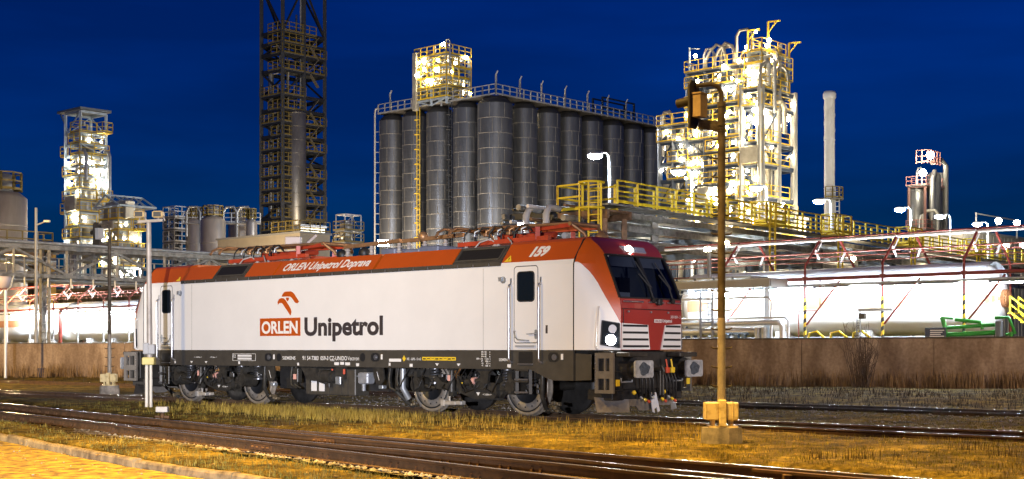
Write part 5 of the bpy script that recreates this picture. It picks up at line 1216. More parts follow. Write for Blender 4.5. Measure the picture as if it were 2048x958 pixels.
def tower(name, label, cat, pl, pc, pr, Y, ys, steel, nx=1, ny=1, z0=0.0, cs=.32, rail=yellow_far, decks=1.0, vessels=(), npipe=10, nlamp=10, lm=None, lr=.3, seed=1, roof=False, equip=0, brace=True, rh=1.1, bal=None, vm=None, hp=0, rr=.05):
    rn = random.Random(seed); Pc = P(pc,HZ,Y); Pc.z = 0; wl = run(Pc,-U,pl); wr = run(Pc,N,pr)
    t = thing(name, label, cat, Pc, RZ); zs = sorted(CH+(HZ-y)*Y/F for y in ys); zt = zs[-1]
    xs = [-wl*i/nx for i in range(nx+1)]; yy = [wr*i/ny for i in range(ny+1)]; m = MB()
    for x in xs:
        for y in yy:
            if 0 < xs.index(x) < nx and 0 < yy.index(y) < ny: continue
            m.bar((x,y,z0),(x,y,zt),cs,caps=False)
    lv = [z0]+zs
    for a, z in enumerate(zs):
        for y in (yy[0],yy[-1]): m.bar((xs[-1],y,z),(0,y,z),cs*.7,cs*.95,caps=False)
        for x in (xs[0],xs[-1]): m.bar((x,0,z),(x,wr,z),cs*.7,cs*.95,caps=False)
        if brace:
            zl = lv[a]
            for i in range(nx):
                for y in (yy[0],yy[-1]):
                    if rn.random() < .75:
                        e = rn.random() < .5; m.bar((xs[i+e],y,zl),(xs[i+1-e],y,z),cs*.45,caps=False)
            for j in range(ny):
                for x in (xs[0],xs[-1]):
                    if rn.random() < .75:
                        e = rn.random() < .5; m.bar((x,yy[j+e],zl),(x,yy[j+1-e],z),cs*.45,caps=False)
    m.build('steel_frame', steel, t)
    for z in zs[:-1] if roof else zs:
        full = rn.random() < decks; xa = -wl if full else -wl*rn.choice((.45,.6,1)); yb = wr if full else wr*rn.choice((.5,.75,1))
        e = .25; d = MB(); d.box(xa-e,e,-e,yb+e,z+.06,z+.16); pf = d.build('platform', grating, t)
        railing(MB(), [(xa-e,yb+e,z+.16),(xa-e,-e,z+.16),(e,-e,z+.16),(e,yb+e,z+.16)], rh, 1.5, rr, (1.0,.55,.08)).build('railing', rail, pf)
        if bal and rn.random() < bal:
            k = rn.choice((0,1)); d = MB(); L_ = wr*.35 if k else wl*.35
            if k: d.box(e,e+L_,wr*.6,wr,z+.06,z+.14); railing(d, [(e,wr*.6,z+.16),(e+L_,wr*.6,z+.16),(e+L_,wr,z+.16),(e,wr,z+.16)], rh, 1.2, rr)
            else: d.box(-wl-L_,-wl-e,0,wr*.3,z+.06,z+.14); railing(d, [(-wl-e,0,z+.16),(-wl-L_,0,z+.16),(-wl-L_,wr*.3,z+.16)], rh, 1.2, rr)
            d.build('side_balcony', rail, pf)
    for fx, fy, r, za, zb in vessels:
        za, zb = [CH+(HZ-v)*Y/F for v in (za,zb)]; d = MB(); c = (-wl*fx, wr*fy, 0)
        d.lathe(c, [(.001,za-r*.4),(r*.6,za-r*.3),(r,za),(r,zb),(r*.6,zb+r*.3),(.001,zb+r*.4)], 22)
        n = max(2, int((zb-za)/2.5))
        for k in range(n+1): z = za+(zb-za)*k/n; d.lathe(c, [(r,z-.05),(r*1.02+.02,z),(r,z+.05)], 22)
        d.build('vessel', vm or clad, t)
    for k in range(npipe):
        x, y = -wl*rn.uniform(.04,.96), wr*rn.uniform(.04,.96)
        if rn.random() < .5: y = wr*.05 if rn.random() < .6 else y
        za = rn.uniform(z0,zt*.6 if not z0 else zt); zb = min(zt+rn.uniform(-2,2.5)-(3 if roof else 0), za+rn.uniform(.25,.8)*(zt-z0)); r = rn.uniform(.08,.22); pts = [(x,y,za),(x,y,zb)]
        if rn.random() < .6: s = rn.uniform(.6,2)*rn.choice((-1,1)); pts += [(x+s*.3,y,zb+.5),(x+s*.8,y,zb+.5),(x+s,y,zb),(x+s,y,zb-rn.uniform(1,6))]
        MB().tube(pts, r, 8).build('pipe', rn.choice((clad,cream_eq,pipe_grey)), t)
    for k in range(hp):
        z = rn.choice(lv[1:])-rn.uniform(.4,1.2); y = wr*rn.uniform(0,.7); r = rn.uniform(.07,.18); MB().tube([(-wl*rn.uniform(.6,1),y,z),(-wl*rn.uniform(0,.4),y,z)], r, 6).build('pipe', rn.choice((clad,cream_eq)), t)
    for k in range(equip):
        z = rn.choice(lv[:-1])+.2; x, y = -wl*rn.uniform(.05,.9), wr*rn.uniform(.05,.9); s = rn.uniform(.5,1.3); d = MB()
        if rn.random() < .5: d.bevbox(x-s,x+s,y-s*.6,y+s*.6,z,z+rn.uniform(.8,2.0),.08)
        else: h = rn.uniform(1,2.4); d.lathe((x,y,z), [(.001,0),(s*.5,.05),(s*.6,.3),(s*.6,h),(s*.4,h+.3),(.001,h+.4)], 14)
        d.build('equipment', rn.choice((cream_eq,clad)), t)
    for k in range(nlamp):
        z = rn.choice(lv[1:-1] if roof else lv[1:])-rn.uniform(.3,.9) if k % 3 or roof else rn.choice(lv[1:])+rn.uniform(1.6,2.4)
        if rn.random() < .62: x, y = -wl*rn.uniform(0,1), rn.choice((-.35, wr*rn.uniform(0,.5)))
        else: x, y = rn.choice((.35, -wl*rn.uniform(0,.4))), wr*rn.uniform(0,1)
        bulb(t, (x,y,max(z,z0+.5)), lm or lamp_warm, lr*rn.choice((.5,.6,.75)))
    t['w'] = 0; del t['w']
    return t, wl, wr, zs
# 1. left lit column tower with a canopy roof
t, wl, wr, zs = tower('process_tower', 'narrow floodlit pale blue steel tower with yellow platforms at the left', 'tower', 131, 161, 212, 150, [222,265,287,309,331,352,378,402,425,452,478,505], pale_steel, 1, 1, cs=.26, decks=.15, vessels=((.45,.55,.75,520,262),(.3,.85,.4,520,300)), npipe=14, nlamp=24, lm=lamp_white, lr=.30, seed=11, roof=True, bal=.35, hp=6, equip=3)
m = MB(); z = zs[-1]; m.box(-wl-1.5,.3,-.2,wr+.5,z+.2,z+.45); m.bar((-wl-1.4,.2,z+.2),(-wl,.2,z-1.6),.12); m.build('canopy_roof', mat('tower_roof_grey', (.16,.18,.21), .6), t)
# 2. lower unit beside it with a gabled open roof
t, wl, wr, zs = tower('process_unit', 'lower floodlit unit with an open gabled roof frame beside the left tower', 'tower', 205, 238, 281, 140, [412,440,462,485,510,535], pale_steel, 2, 2, cs=.2, decks=.8, npipe=16, nlamp=24, lm=lamp_white, lr=.27, seed=5, roof=True, equip=14, hp=10, bal=.4)
m = MB(); z = zs[-1]; ap = z+1.2; A = [(-wl-.6,-.6,z),(1.0,-.6,z),(1.0,wr+1.2,z),(-wl-.6,wr+1.2,z)]
for i in range(4): m.bar(A[i],A[(i+1)%4],.18)
R1, R2 = (-wl*.5,-.6,ap), (-wl*.5,wr+1.2,ap)
m.bar(R1,R2,.16)
for k in range(5):
    y = -.6+(wr+1.8)*k/4; m.bar((-wl-.6,y,z),(-wl*.5,y,ap),.14); m.bar((1.0,y,z),(-wl*.5,y,ap),.14)
m.build('gable_frame', pale_steel, t)
# 3. tall dark tower reaching out of the picture
ys = [-40,61,83,105,138,188,217,243,270,297,324,351,378,405,436,460,490]
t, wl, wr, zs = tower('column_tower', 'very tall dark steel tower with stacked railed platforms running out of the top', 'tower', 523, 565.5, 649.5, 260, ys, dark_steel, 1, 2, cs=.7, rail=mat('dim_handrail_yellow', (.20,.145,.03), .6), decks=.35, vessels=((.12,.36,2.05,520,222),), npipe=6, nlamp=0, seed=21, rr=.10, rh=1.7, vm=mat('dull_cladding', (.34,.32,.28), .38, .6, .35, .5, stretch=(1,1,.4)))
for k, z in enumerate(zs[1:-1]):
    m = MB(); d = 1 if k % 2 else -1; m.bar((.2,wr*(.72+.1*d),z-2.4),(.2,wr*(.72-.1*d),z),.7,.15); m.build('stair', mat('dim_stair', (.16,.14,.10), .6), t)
    if k % 2: MB().bevbox(-wl*.3-.7,-wl*.3+.7,-.2,0,z-.7,z-.55,.03).build('tube_light', mat('unlit_tube', (.6,.58,.5), .5), t)
m = MB(); c = (-wl*.75, wr*.1, 0); m.cyl((c[0],c[1],0),(c[0],c[1],CH+(HZ-140)*260/F),.55,n=12); m.cyl((c[0]+1.6,c[1]+.5,0),(c[0]+1.6,c[1]+.5,CH+(HZ-200)*260/F),.35,n=12); m.build('riser_pipe', clad, t)
# 4. silos -------------------------------------------------------------------
silo_m = mat('silo_aluminium', (.165,.172,.185), .38, .65, .35, .5, stretch=(1,1,.18)); seam_m = mat('silo_seam', (.30,.28,.25), .5, .4)
SC = P(990,HZ,224); SC.z = 0
s0 = thing('silo', '', 'silo', (0,0,0), 0, 'tall grey aluminium silos'); SR, SH = 2.32, 41.9
m = MB(); m.lathe((0,0,0), [(SR,0),(SR,SH-.5)], 36); m.build('shell', silo_m, s0)
m = MB()
for k in range(1, 17): z = SH-.5-k*2.45; m.lathe((0,0,0), [(SR,z-.05),(SR+.03,z),(SR,z+.05)], 36)
for k in range(0, 16):
    for a in ((200+14*(k%2)), 300-10*(k%3), 250+9*(k%2)): z = SH-.5-k*2.45; x, y = (SR+.012)*math.cos(R(a)), (SR+.012)*math.sin(R(a)); m.bar((x,y,z-2.45),(x,y,z),.05)
m.build('seam', seam_m, s0)
m = MB(); m.lathe((0,0,0), [(SR+.05,SH-.55),(SR-.25,SH-.1),(SR-.9,SH+.55),(.4,SH+.75),(.001,SH+.75)], 36); m.build('silo_roof', mat('silo_roof_dark', (.05,.05,.05), .6), s0)
SIL = [(785,'left'),(831,'left'),(880,'left'),(934,'left'),(990,'corner'),(1047,'right'),(1094,'right'),(1137,'right'),(1180,'right'),(1222,'right'),(1262,'right'),(1299,'right')]
ordw = ['first','second','third','fourth','fifth','sixth','seventh','eighth']
pos = []
for i, (px, sd) in enumerate(SIL):
    if sd == 'left': q = SC-U*run(SC,-U,px)
    elif sd == 'right': q = SC+N*run(SC,N,px)
    else: q = SC
    pos.append(q)
    lbl = {'left': '%s grey silo from the left in the dark silo block' % ordw[min(i,3)], 'corner': 'widest grey silo at the corner of the silo block', 'right': '%s grey silo right of the wide corner silo' % ordw[max(0,i-5)]}[sd]
    if px == 1299: lbl = 'last grey silo at the right end, touching the lit plant'
    o = s0 if i == 0 else dup(s0, q, 0, lbl)
    o.location = q; o['label'] = lbl
    if sd == 'corner': o.scale = (1.24,1.24,1)
    o.rotation_euler = (0,0,R(i*7 % 25))
sg = thing('silo_gallery', 'railed roof gallery along the top of the silo block', 'gallery'); up = Vector((0,0,SH+.7))
e0 = pos[0]-U*1.6; e1 = pos[-1]+N*2.2; c0 = SC-N*1.9+U*1.9
m = MB()
for a, b_ in ((e0,SC),(SC,e1)):
    d = (b_-a).normalized(); n_ = Vector((-d.y,d.x,0)); vs = [a-n_*1.8+up,b_-n_*1.8+up,b_+n_*1.8+up,a+n_*1.8+up]; m.add(vs+[v+Vector((0,0,.25)) for v in vs], [(3,2,1,0),(4,5,6,7),(0,1,5,4),(1,2,6,5),(2,3,7,6),(3,0,4,7)])
m.build('deck', mat('gallery_deck', (.10,.09,.08), .7), sg)
gy = mat('gallery_rail', (.42,.42,.42), .5, .3)
railing(MB(), [e0-N*1.9+up, SC-N*1.9+up-U*1.0, SC-N*1.9+U*1.9+up, e1+U*1.9+up], 1.7, 1.7, .10, (1.0,.55,.1)).build('railing', gy, sg)
for px, sd in ((793,'l'),(992,'r'),(1040,'r'),(1083,'r'),(1130,'r'),(1175,'r'),(1215,'r'),(1252,'r')):
    q = (SC-U*run(SC,-U,px)-N*1.5) if sd == 'l' else (SC+N*run(SC+U*1.5,N,px)+U*1.5); k = MB(); k.bar(q+up, q+up+Vector((0,0,3.4)), .22); k.bar(q+up+Vector((0,0,3.3)), q+up+Vector((.3,0,3.9)), .3, .2); k.build('roof_lamp_post', gy, sg)
fr = MB(); A0 = SC+N*run(SC,N,1205); A1_ = SC+N*run(SC,N,1268)
for q in (A0, A1_, A0+RL*0-U*2.2, A1_-U*2.2): fr.bar(q+up, q+up+Vector((0,0,3.9)), .28)
for z in (2.0,3.8): fr.bar(A0+up+Vector((0,0,z)), A1_+up+Vector((0,0,z)), .24); fr.bar(A0-U*2.2+up+Vector((0,0,z)), A1_-U*2.2+up+Vector((0,0,z)), .24)
fr.build('hoist_frame', navy_steel, sg)
for px, m_ in ((851,yellow_far),(915,dark_steel)):
    q = SC-U*run(SC,-U,px)-N*1.7; ld = thing('silo_ladder', 'yellow caged ladder between the second and third silos' if m_ is yellow_far else 'dark caged ladder between the third and fourth silos', 'ladder', q, RZ); k = MB()
    for x in (-.35,.35): k.bar((x,0,0),(x,0,SH+1),.14)
    for j in range(48): k.bar((-.35,0,.6+j*.85),(.35,0,.6+j*.85),.10)
    for j in range(16):
        z = 3+j*2.5; k.tube([(-.4,0,z),(-.45,-.5,z),(0,-.8,z),(.45,-.5,z),(.4,0,z)], .07, 4)
    k.build('ladder', m_, ld)
q = SC-U*run(SC,-U,760)-N*1.2; dp = thing('down_pipe', 'pale pipe running down the left edge of the silo block', 'pipe', q, RZ); MB().tube([(0,0,0),(0,0,SH+1.3),(.25,0,SH+1.9),(.9,0,SH+2.0)], .17, 8).build('pipe', mat('pale_far_pipe', (.55,.53,.5), .5, .3), dp); [MB().bar((-.1,-.1,2+j*1.8),(.7,.6,2+j*1.8),.12).build('pipe_bracket', gy, dp) for j in range(22)]
# 5. lit head house on the silos
t, wl, wr, zs = tower('head_house', 'brightly lit open steel head house on top of the silos', 'tower', 833, 893, 938, 228, [108,132,152,172,194], pale_steel, 2, 1, z0=SH+.5, cs=.42, decks=.9, npipe=22, nlamp=24, lr=.42, seed=9, equip=12, hp=12, rr=.1, rh=1.6, vessels=((.75,.5,.9,190,110),))
MB().bevbox(-wl-.5,-wl+.5,-.6,.2,SH,zs[-1]+1.2,.1).build('lift_shaft', cream_eq, t)
# 6. big lit process block on the right
t, wl, wr, zs = tower('process_block', 'low brightly lit process block beside the last silo', 'tower', 1320, 1374, 1400, 134, [250,282,325,360,405,440,470,500], navy_steel, 2, 1, cs=.42, decks=.6, npipe=20, nlamp=26, lr=.30, seed=31, equip=7, hp=16, bal=.2)
t, wl, wr, zs = tower('process_tower', 'tall navy steel process tower crowded with lamps behind the signal pole', 'tower', 1376, 1482, 1500, 130, [132,165,205,238,272,300,330,365,405,440,470,500], navy_steel, 3, 1, cs=.40, decks=.45, npipe=20, nlamp=84, lr=.30, seed=41, equip=9, hp=26, vessels=((.8,.8,.4,500,180),))
for fx in (.72,.55):
    MB().tube([(-wl*fx,.6,zs[-2]),(-wl*fx,.6,zs[-1]+1.2),(-wl*fx+.4,.6,zs[-1]+2.0),(-wl*fx+1.2,.6,zs[-1]+2.6),(-wl*fx+2,.6,zs[-1]+2.2),(-wl*fx+2.3,.6,zs[-1]+1),(-wl*fx+2.3,.6,zs[-3])], .16, 10).build('overhead_line', clad, t)
MB().tube([(-wl+.2,0,zs[-1]),(-wl+.2,0,zs[-1]+2.6)], .10, 6).bar((-wl+.2,0,zs[-1]+2.5),(-wl+1.4,0,zs[-1]+2.3),.08).build('davit', pale_steel, t)
t, wl, wr, zs = tower('column_tower', 'tallest lit tower with round white columns and an arched pipe on top', 'tower', 1484, 1522, 1588, 128, [178,212,285,330,395,430,470], navy_steel, 1, 2, cs=.40, decks=.5, npipe=5, nlamp=40, lr=.30, seed=51, equip=3, hp=2, bal=.12)
for fx, fy, r in ((0,0,.36),(1,0,.30),(0,.5,.34),(0,1,.34),(1,.6,.28)):
    MB().cyl((-wl*fx,wr*fy,0),(-wl*fx,wr*fy,zs[-1]+.4),r,n=16).build('round_column', mat('white_column', (.38,.38,.36), .42, .4, .15, .7), t)
for fy in (.1,.55): MB().tube([(.1,wr*fy-.9,zs[-1]),(.1,wr*fy-.9,zs[-1]+1.4)]+[(.1,wr*fy-1.1*math.cos(PI*k/8)+.2,zs[-1]+1.5+1.1*math.sin(PI*k/8)) for k in range(9)]+[(.1,wr*fy+1.3,zs[-1])], .15, 10).build('arched_pipe', clad, t)
t2, wl, wr, zz = tower('tower_top', 'crowded lit pipework crown with hoists on top of the tallest tower', 'tower', 1496, 1522, 1578, 129, [103,128,152], pale_steel, 1, 2, z0=zs[-1]+.3, cs=.22, decks=.6, npipe=18, nlamp=16, lr=.28, seed=61, equip=4, vessels=((.5,.3,.4,165,108),(.3,.85,.38,165,115)))
for fx, fy, h in ((1,0,2.2),(0,.25,3.0),(0,1,1.6)):
    k = MB(); z = zz[-1]; k.bar((-wl*fx,wr*fy,z-4),(-wl*fx,wr*fy,z+h),.17); k.bar((-wl*fx,wr*fy,z+h),(-wl*fx+1.3,wr*fy,z+h-.1),.13); k.bar((-wl*fx,wr*fy,z+h-1),(-wl*fx+.9,wr*fy,z+h-.1),.09); k.build('hoist_arm', yellow_far, t2)
# 7. chimney
q = P(1659,HZ,170); q.z = 0; ch = thing('chimney', 'single tall white steel chimney right of the lit towers', 'chimney', q); H = CH+(HZ-183)*170/F
MB().lathe((0,0,0), [(.66,0),(.64,H-1),(.66,H-1),(.80,H-.8),(.80,H-.3),(.68,H),(.5,H),(.48,H-.5),(.001,H-.6)], 24).build('stack', mat('stack_white', (.60,.60,.62), .5, .1, .1, 1), ch)
for z in (H-12,H-22,H-6): MB().lathe((0,0,z), [(.66,-.06),(.72,0),(.66,.06)], 24).build('stack_band', mat('stack_white', (.6,.6,.62), .5), ch)
k = MB()
for i in range(3): 
    pts = [(.675*math.cos(a+i*2.1),.675*math.sin(a+i*2.1),H-6.5+a*.9) for a in [j*.3 for j in range(19)]]; k.tube(pts, .03, 4)
k.build('strake', mat('stack_white', (.6,.6,.62), .5), ch)
z = CH+(HZ-400)*170/F; k = MB(); k.lathe((0,0,z), [(.66,0),(1.7,0),(1.7,.12),(.66,.12)], 20); k.build('platform', grating, ch)
k = railing(MB(), [(1.65*math.cos(a),1.65*math.sin(a),z+.1) for a in [R(30*i-120) for i in range(8)]], 1.4, .9, .07); k.build('railing', mat('dim_handrail_yellow', (.42,.30,.05), .6), ch)
k = MB(); [k.bar((x,-.9,0),(x,-.9,z+1.5),.1) for x in (.5,1.0)]; [k.bar((.5,-.9,.5+j*.6),(1.0,-.9,.5+j*.6),.07) for j in range(int(z/.6)+1)]; k.build('ladder', gy, ch)
# 8. small column plant at the right
t, wl, wr, zs = tower('column_plant', 'small plant of steel columns with a lamp on top at the right', 'tower', 1818, 1850, 1889, 165, [372,460], mat('brown_steel', (.20,.10,.08), .6), 1, 1, cs=.25, rail=mat('rust_red_rail', (.5,.22,.18), .6), decks=.3, npipe=8, nlamp=3, lm=lamp_white, lr=.3, seed=71, brace=False, vessels=((.75,.2,1.15,470,378),(.05,.5,.8,480,345),(.2,.95,.55,480,340)), equip=2, vm=clad_dull)
k = MB(); X_0 = CH+(HZ-340)*165/F; k.tube([(.3,wr*.95,0),(.3,wr*.95,X_0+1.0),(.1,wr*.8,X_0+1.6),(-.4,wr*.5,X_0+1.2)], .32, 10); k.tube([(.4,wr*.2,X_0-6),(.4,wr*.2,X_0-1),(.2,wr*.4,X_0)], .3, 10); k.build('overhead_line', clad, t)
for px, y in ((1861,310),(1846,346)):
    qq = P(px,y,163); bulb(t, tuple(Matrix.Rotation(TH,4,'Z') @ (qq-t.location)), lamp_white, .45)
railing(MB(), [(-wl*.5,-.2,X_0+.8),(.4,-.2,X_0+.8),(.4,wr*.6,X_0+.8)], 1.6, .8, .08).build('top_railing', mat('rust_red_rail', (.5,.22,.18), .6), t)
for x in (6,13,21,30,41): bulb(rk, (x,2.4,6.1), lamp_white, .2)  # both rows of rack lamps are added to brighten its pipes
for x in (9,25,37): bulb(rk, (x,-.6,7.2), lamp_warm, .17)
for px, y, Y, lb, hx in ((767,486,66,'bright white floodlight shining over the middle of the engine roof',.3),(1046,452,66,'bright white floodlight shining over the front pantograph of the engine',.3),(1415,499,60,'single warm lamp on a dark post left of the stepped signal pole',.18)):
    q = P(px,y,Y); t = thing('floodlight_post', lb, 'floodlight', (q.x,q.y,0)); z = q.z
    MB().tube([(.1,.2,0),(.1,.2,z-.1),(0,.1,z+.1)], .08, 8).build('post', galv, t); MB().bevbox(-hx,hx,.0,.22,z-hx*.6,z+hx*.6,.03).build('housing', mat('light_housing', (.25,.27,.30), .5), t)
    MB().box(-hx*.85,hx*.85,-.012,-.002,z-hx*.48,z+hx*.48).build('lens', emis('floodlight_lit', (1,.97,.92), 130) if hx > .2 else lamp_warm, t)
# 9. buildings
def block(name, label, pl, pc, pr, Y, yt, m, roof_m=None, cat='building', ribs=0, pitch=0):
    Pc = P(pc,HZ,Y); Pc.z = 0; wl = run(Pc,-U,pl); wr = run(Pc,N,pr); h = CH+(HZ-yt)*Y/F; t = thing(name, label, cat, Pc, RZ)
    d = MB(); d.box(-wl,0,0,wr,0,h); 
    if ribs:
        n = int(wl/ribs); [d.box(-wl+k*ribs,-wl+k*ribs+ribs*.45,-.06,0,0,h-.1) for k in range(n)]; n = int(wr/ribs); [d.box(0,.06,k*ribs,k*ribs+ribs*.45,0,h-.1) for k in range(n)]
    d.build('wall', m, t); d = MB(); d.box(-wl-.2,.2,-.2,wr+.2,h,h+.25); d.build('roof', roof_m or mat('flat_roof_grey', (.25,.25,.25), .8), t); return t, wl, wr, h
block('yellow_shed', 'yellow corrugated shed behind the left pipe bridge', -260, 78, 112, 125, 508, mat('yellow_corrugated', (.62,.36,.06), .6, 0, .1, 1), ribs=.6)
block('brown_shed', 'low brown corrugated shed behind the spray hoops at the left', 60, 300, 420, 122, 574, mat('brown_corrugated', (.16,.13,.08), .7, 0, .3, 1), ribs=.5)
t, wl, wr, h = block('cream_building', 'cream plant building with a bright wall lamp behind the engine roof', 588, 600, 650, 190, 452, mat('cream_wall', (.66,.58,.40), .7, 0, .1, .6))
k = MB(); k.bevbox(.02,.25,wr*.62,wr*.78,h-2.6,h-.9,.05); k.build('wall_lamp', emis('wall_lamp_lit', (1,.9,.62), 14), t)
t, wl, wr, h = block('long_hall', 'long low beige hall in front of the steel tanks', 435, 600, 660, 180, 466, mat('beige_wall', (.34,.30,.24), .7, 0, .1, .6))
railing(MB(), [(-6,0,h+.3),(0,0,h+.3),(0,wr,h+.3)], 1.4, 1.6, .08).build('roof_railing', mat('dim_handrail_yellow', (.42,.30,.05), .6), t)
t, wl, wr, h = block('concrete_block', 'grey concrete plant block at the right edge', 1830, 1925, 2120, 150, 462, mat('far_concrete', (.34,.32,.28), .8, 0, .3, .5), ribs=1.0)
for px, y in ((1997,442),(2034,446),(2012,492),(2046,490)): qq = P(px,y,146); bulb(t, tuple(Matrix.Rotation(TH,4,'Z') @ (qq-t.location)), lamp_white, .35)
k = MB(); [k.bar((.3,a,h),(.3,a,h+2.2),.12) for a in (wr*.1,wr*.3,wr*.5)]; k.bar((.3,wr*.1,h+2.1),(.3,wr*.5,h+2.1),.12); k.build('roof_frame', gy, t)
block('small_hall', 'small beige annex at the foot of the lit towers', 1560, 1588, 1612, 132, 437, mat('cream_wall', (.66,.58,.40), .7))
# 10. steel tanks on the left and in the middle
def stank(label, px, Y, rpx, yt, yb=None, plat=True, m=None):
    q = P(px,HZ,Y); q.z = 0; r = rpx*Y/F; h = CH+(HZ-yt)*Y/F; t = thing('storage_tank', label, 'storage tank', q)
    d = MB(); d.lathe((0,0,0), [(r,0),(r,h),(r*.7,h+.5),(.001,h+.7)], 32); d.build('shell', m or mat('tank_steel', (.46,.40,.33), .33, .6, .22, .6, stretch=(1,1,.3)), t)
    d = MB()
    for k in range(1,6): z = h-k*h/6; d.lathe((0,0,z), [(r,-.05),(r+.04,0),(r,.05)], 32)
    d.build('band', seam_m, t)
    if plat:
        d = MB(); d.lathe((0,0,h+.5), [(r*.45,0),(r*.45,1.4),(r*.3,1.6),(.001,1.7)], 16); d.build('top_hatch', clad, t)
        railing(MB(), [(r*.8*math.cos(a),r*.8*math.sin(a),h+.6) for a in [2*PI*k/10 for k in range(11)]], 1.5, 1.5, .09).build('top_railing', mat('dim_handrail_yellow', (.42,.30,.05), .6), t)
    return t
stank('large brown steel tank at the left edge', 4, 115, 48, 397)
stank('wide steel tank left of the dark tower, nearest of the group', 426, 200, 25, 441); stank('steel tank half hidden behind the wide steel tank', 391, 207, 19, 443); stank('steel tank right behind the wide steel tank', 476, 210, 20, 444); stank('slim bright steel tank beside the dark tower', 503, 205, 11, 446)
t, wl, wr, zs = tower('tank_access_tower', 'dark steel access frame left of the steel tanks', 'tower', 331, 350, 374, 205, [436,460,485,510], dark_steel, 1, 1, cs=.4, rail=gy, decks=1, npipe=4, nlamp=0, seed=81, rr=.09, rh=1.6)
tb = thing('tank_bridge', 'pipe gallery joining the tops of the steel tanks', 'gallery', P(440,HZ,206)-Vector((0,0,CH)), 0); zz_ = CH+(HZ-446)*206/F
railing(MB(), [(-5.5,0,zz_),(6,0,zz_)], 1.5, 1.5, .1).build('railing', gy, tb); k = MB(); [k.tube([(x,0,zz_-2),(x,0,zz_+1.6),(x+.4,0,zz_+2.4),(x+1.6,0,zz_+2.4),(x+2.0,0,zz_+1.6),(x+2.0,0,zz_-3)], .2, 8) for x in (-5,0.5,2.6)]; k.box(-5.5,6,-.5,.5,zz_-.15,zz_); k.build('transfer_pipe', clad, tb)
# platform with a small vessel behind the roof
t, wl, wr, zs = tower('vessel_stand', 'small railed vessel stand with a cone bottom between tower and silos', 'tower', 672, 690, 722, 170, [428,462,486], pipe_grey, 1, 1, cs=.14, rail=mat('dim_handrail_yellow', (.42,.30,.05), .6), decks=1, npipe=4, nlamp=0, seed=91, roof=True, vessels=((.4,.3,.75,482,446),), rr=.07)
# left platform under the tank
k = thing('tank_platform', 'rusty railed platform at the left edge below the brown tank', 'platform', P(-60,HZ,92)-Vector((0,0,CH)), math.atan2(N.y,N.x)); zz_ = CH+(HZ-489)*92/F
MB().box(-3,6.0,0,2.5,zz_-.5,zz_).build('deck', rusty_pipe, k); railing(MB(), [(-3,0,zz_),(6.0,0,zz_),(6.0,2.5,zz_)], 1.15, 1.2, .06).build('railing', mat('dim_handrail_yellow', (.42,.30,.05), .6), k)
k2 = MB(); [k2.bar((x,.2,0),(x,.2,zz_-.5),.25) for x in (-2,2,5.5)]; k2.build('leg', rack_steel, k); MB().tube([(-3,-.3,zz_-.9),(6,-.3,zz_-.9)], .22, 10).build('pipe', clad, k)
# ================================================================== SKY, LIGHT, CAMERA
w = bpy.data.worlds.new('World'); S.world = w; w.use_nodes = True; nt = w.node_tree
bg = nt.nodes['Background']; sk = nt.nodes.new('ShaderNodeTexSky'); sk.sky_type = 'NISHITA'; sk.sun_disc = False
sk.sun_elevation = R(2.0); sk.sun_rotation = R(180); sk.ozone_density = 10.0; sk.air_density = 1.0; sk.dust_density = .2
tc = nt.nodes.new('ShaderNodeTexCoord'); mp = nt.nodes.new('ShaderNodeMapping'); mp.inputs['Scale'].default_value = (1.2,1.2,7); mp.inputs['Rotation'].default_value = (0,R(8),0); nz = nt.nodes.new('ShaderNodeTexNoise'); nz.inputs['Scale'].default_value = 2.2; nz.inputs['Detail'].default_value = 5
mr = nt.nodes.new('ShaderNodeMapRange'); mr.inputs['From Min'].default_value = .35; mr.inputs['From Max'].default_value = .7; mr.inputs['To Min'].default_value = .70; mr.inputs['To Max'].default_value = 1.22
mx = nt.nodes.new('ShaderNodeMix'); mx.data_type = 'RGBA'; mx.blend_type = 'MULTIPLY'; mx.inputs['Factor'].default_value = 1
nt.links.new(tc.outputs['Generated'], mp.inputs[0]); nt.links.new(mp.outputs[0], nz.inputs['Vector']); nt.links.new(nz.outputs['Fac'], mr.inputs['Value'])
nt.links.new(sk.outputs[0], mx.inputs['A']); nt.links.new(mr.outputs[0], mx.inputs['B']); nt.links.new(mx.outputs['Result'], bg.inputs[0]); bg.inputs[1].default_value = .125
def spot(name, loc, aim, power, col, angle, blend=.4, size=.2):
    l = bpy.data.lights.new(name, 'SPOT'); l.energy = power; l.color = col; l.spot_size = R(angle); l.spot_blend = blend; l.shadow_soft_size = size
    o = bpy.data.objects.new(name, l); COL.objects.link(o); o.location = loc; o.rotation_euler = (Vector(aim)-Vector(loc)).to_track_quat('-Z','Y').to_euler(); return o
def point(name, loc, power, col, size=.3):
    l = bpy.data.lights.new(name, 'POINT'); l.energy = power; l.color = col; l.shadow_soft_size = size
    o = bpy.data.objects.new(name, l); COL.objects.link(o); o.location = loc; return o
mid_ = LC+U*.5
spot('white_floodlight', (-6.5,-14.0,2.4), (-11.0,38.8,2.8), 116000, (.86,.88,1.0), 40, 1.0, .2)
spot('nose_floodlight', (15,9.5,2.2), (4.0,28.5,2.0), 11500, (1,.93,.95), 13, .7, .15)
spot('sodium_floodlight', (-14.3,20.3,11.0), (-9.5,31,1), 6000, (1,.66,.14), 100, .6, .35)
spot('rear_fill_light', (-31.0,33.0,4.0), (-10.9,40.2,2.3), 12000, (1,.90,.80), 15, .7, .2)  # unseen light added to brighten the rear cab corner
SOD = (1,.58,.12)
spot('sodium_floodlight', (-9.0,19.5,12.0), (-8.5,19.5,0), 5400, SOD, 98, .8, .35)
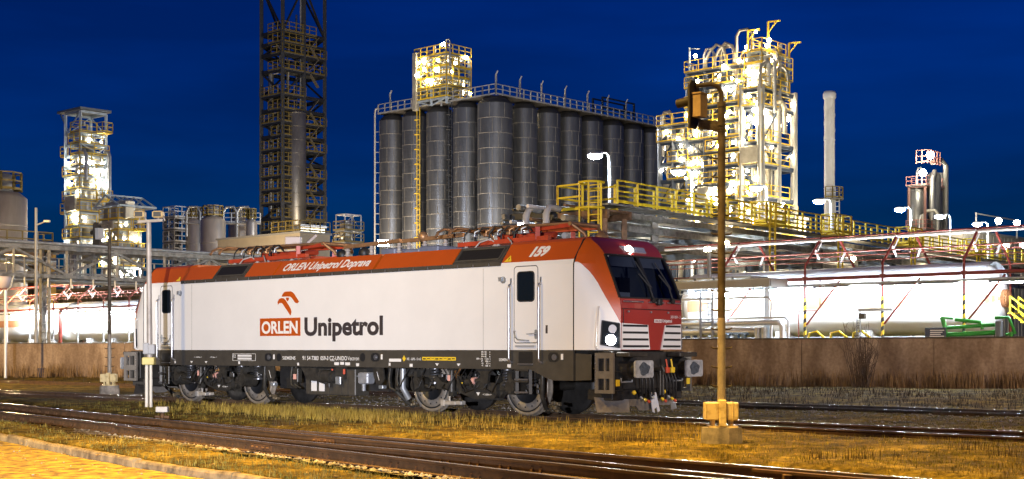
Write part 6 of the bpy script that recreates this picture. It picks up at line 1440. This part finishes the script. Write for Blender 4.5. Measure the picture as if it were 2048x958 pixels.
spot('sodium_floodlight', (-1.5,18.8,12.0), (-1.0,18.8,0), 24000, SOD, 90, .8, .35)
spot('sodium_floodlight', (10.0,18.0,12.0), (8.5,19.5,0), 7000, (1,.62,.14), 96, .8, .35)
spot('sodium_floodlight', (-34.0,50.0,9.0), (-22,66,0), 30000, (1,.64,.22), 120, .6, .35)
spot('sodium_floodlight', (26.0,30.0,9.0), (14,48,0), 15000, (1,.72,.48), 120, .6, .35)
for i, (px, Y, z, pw, c) in enumerate(((560,215,9,10000,(1,.80,.52)),(700,225,12,24000,(1,.82,.6)),(1010,200,8,12000,(1,.92,.82)),(1230,200,8,20000,(1,.85,.65)),(430,170,8,22000,(1,.75,.45)),(820,205,6,12000,(1,.82,.6)),(20,100,7.0,5000,(1,.7,.3)),(1700,130,9,20000,(1,.85,.6)),(1495,108,22,9000,(1,.84,.58)),(1370,112,20,7000,(1,.84,.58)),(1140,150,26,15000,(.92,.95,1)),(700,190,24,15000,(.85,.9,1)),(1840,140,12,8000,(1,.88,.65)))):
    q = P(px,HZ,Y); point('plant_and_fill_light', (q.x,q.y,z), pw, c, .4)  # hidden plant lamps, plus added points brightening silos and tower fronts
cam = bpy.data.cameras.new('camera'); co = bpy.data.objects.new('camera', cam); COL.objects.link(co); S.camera = co
co.location = (0,0,CH); co.rotation_euler = (R(90),0,0); cam.sensor_width = 36; cam.sensor_fit = 'HORIZONTAL'; cam.lens = 36*F/2048; cam.shift_y = (HZ-479)/2048; cam.clip_end = 20000; cam.clip_start = .1
vs_ = S.view_settings; S.display_settings.display_device = 'sRGB'; vs_.view_transform = 'Standard'; vs_.look = 'None'; vs_.exposure = 0; vs_.gamma = 1; vs_.use_curve_mapping = False
S.render.engine = 'CYCLES'; cy = S.cycles; cy.use_denoising = True
try: cy.denoiser = 'OPENIMAGEDENOISE'
except Exception: pass
cy.max_bounces = 6; cy.diffuse_bounces = 3; cy.glossy_bounces = 3; cy.transparent_max_bounces = 8; cy.sample_clamp_indirect = 4; cy.caustics_reflective = False; cy.caustics_refractive = False
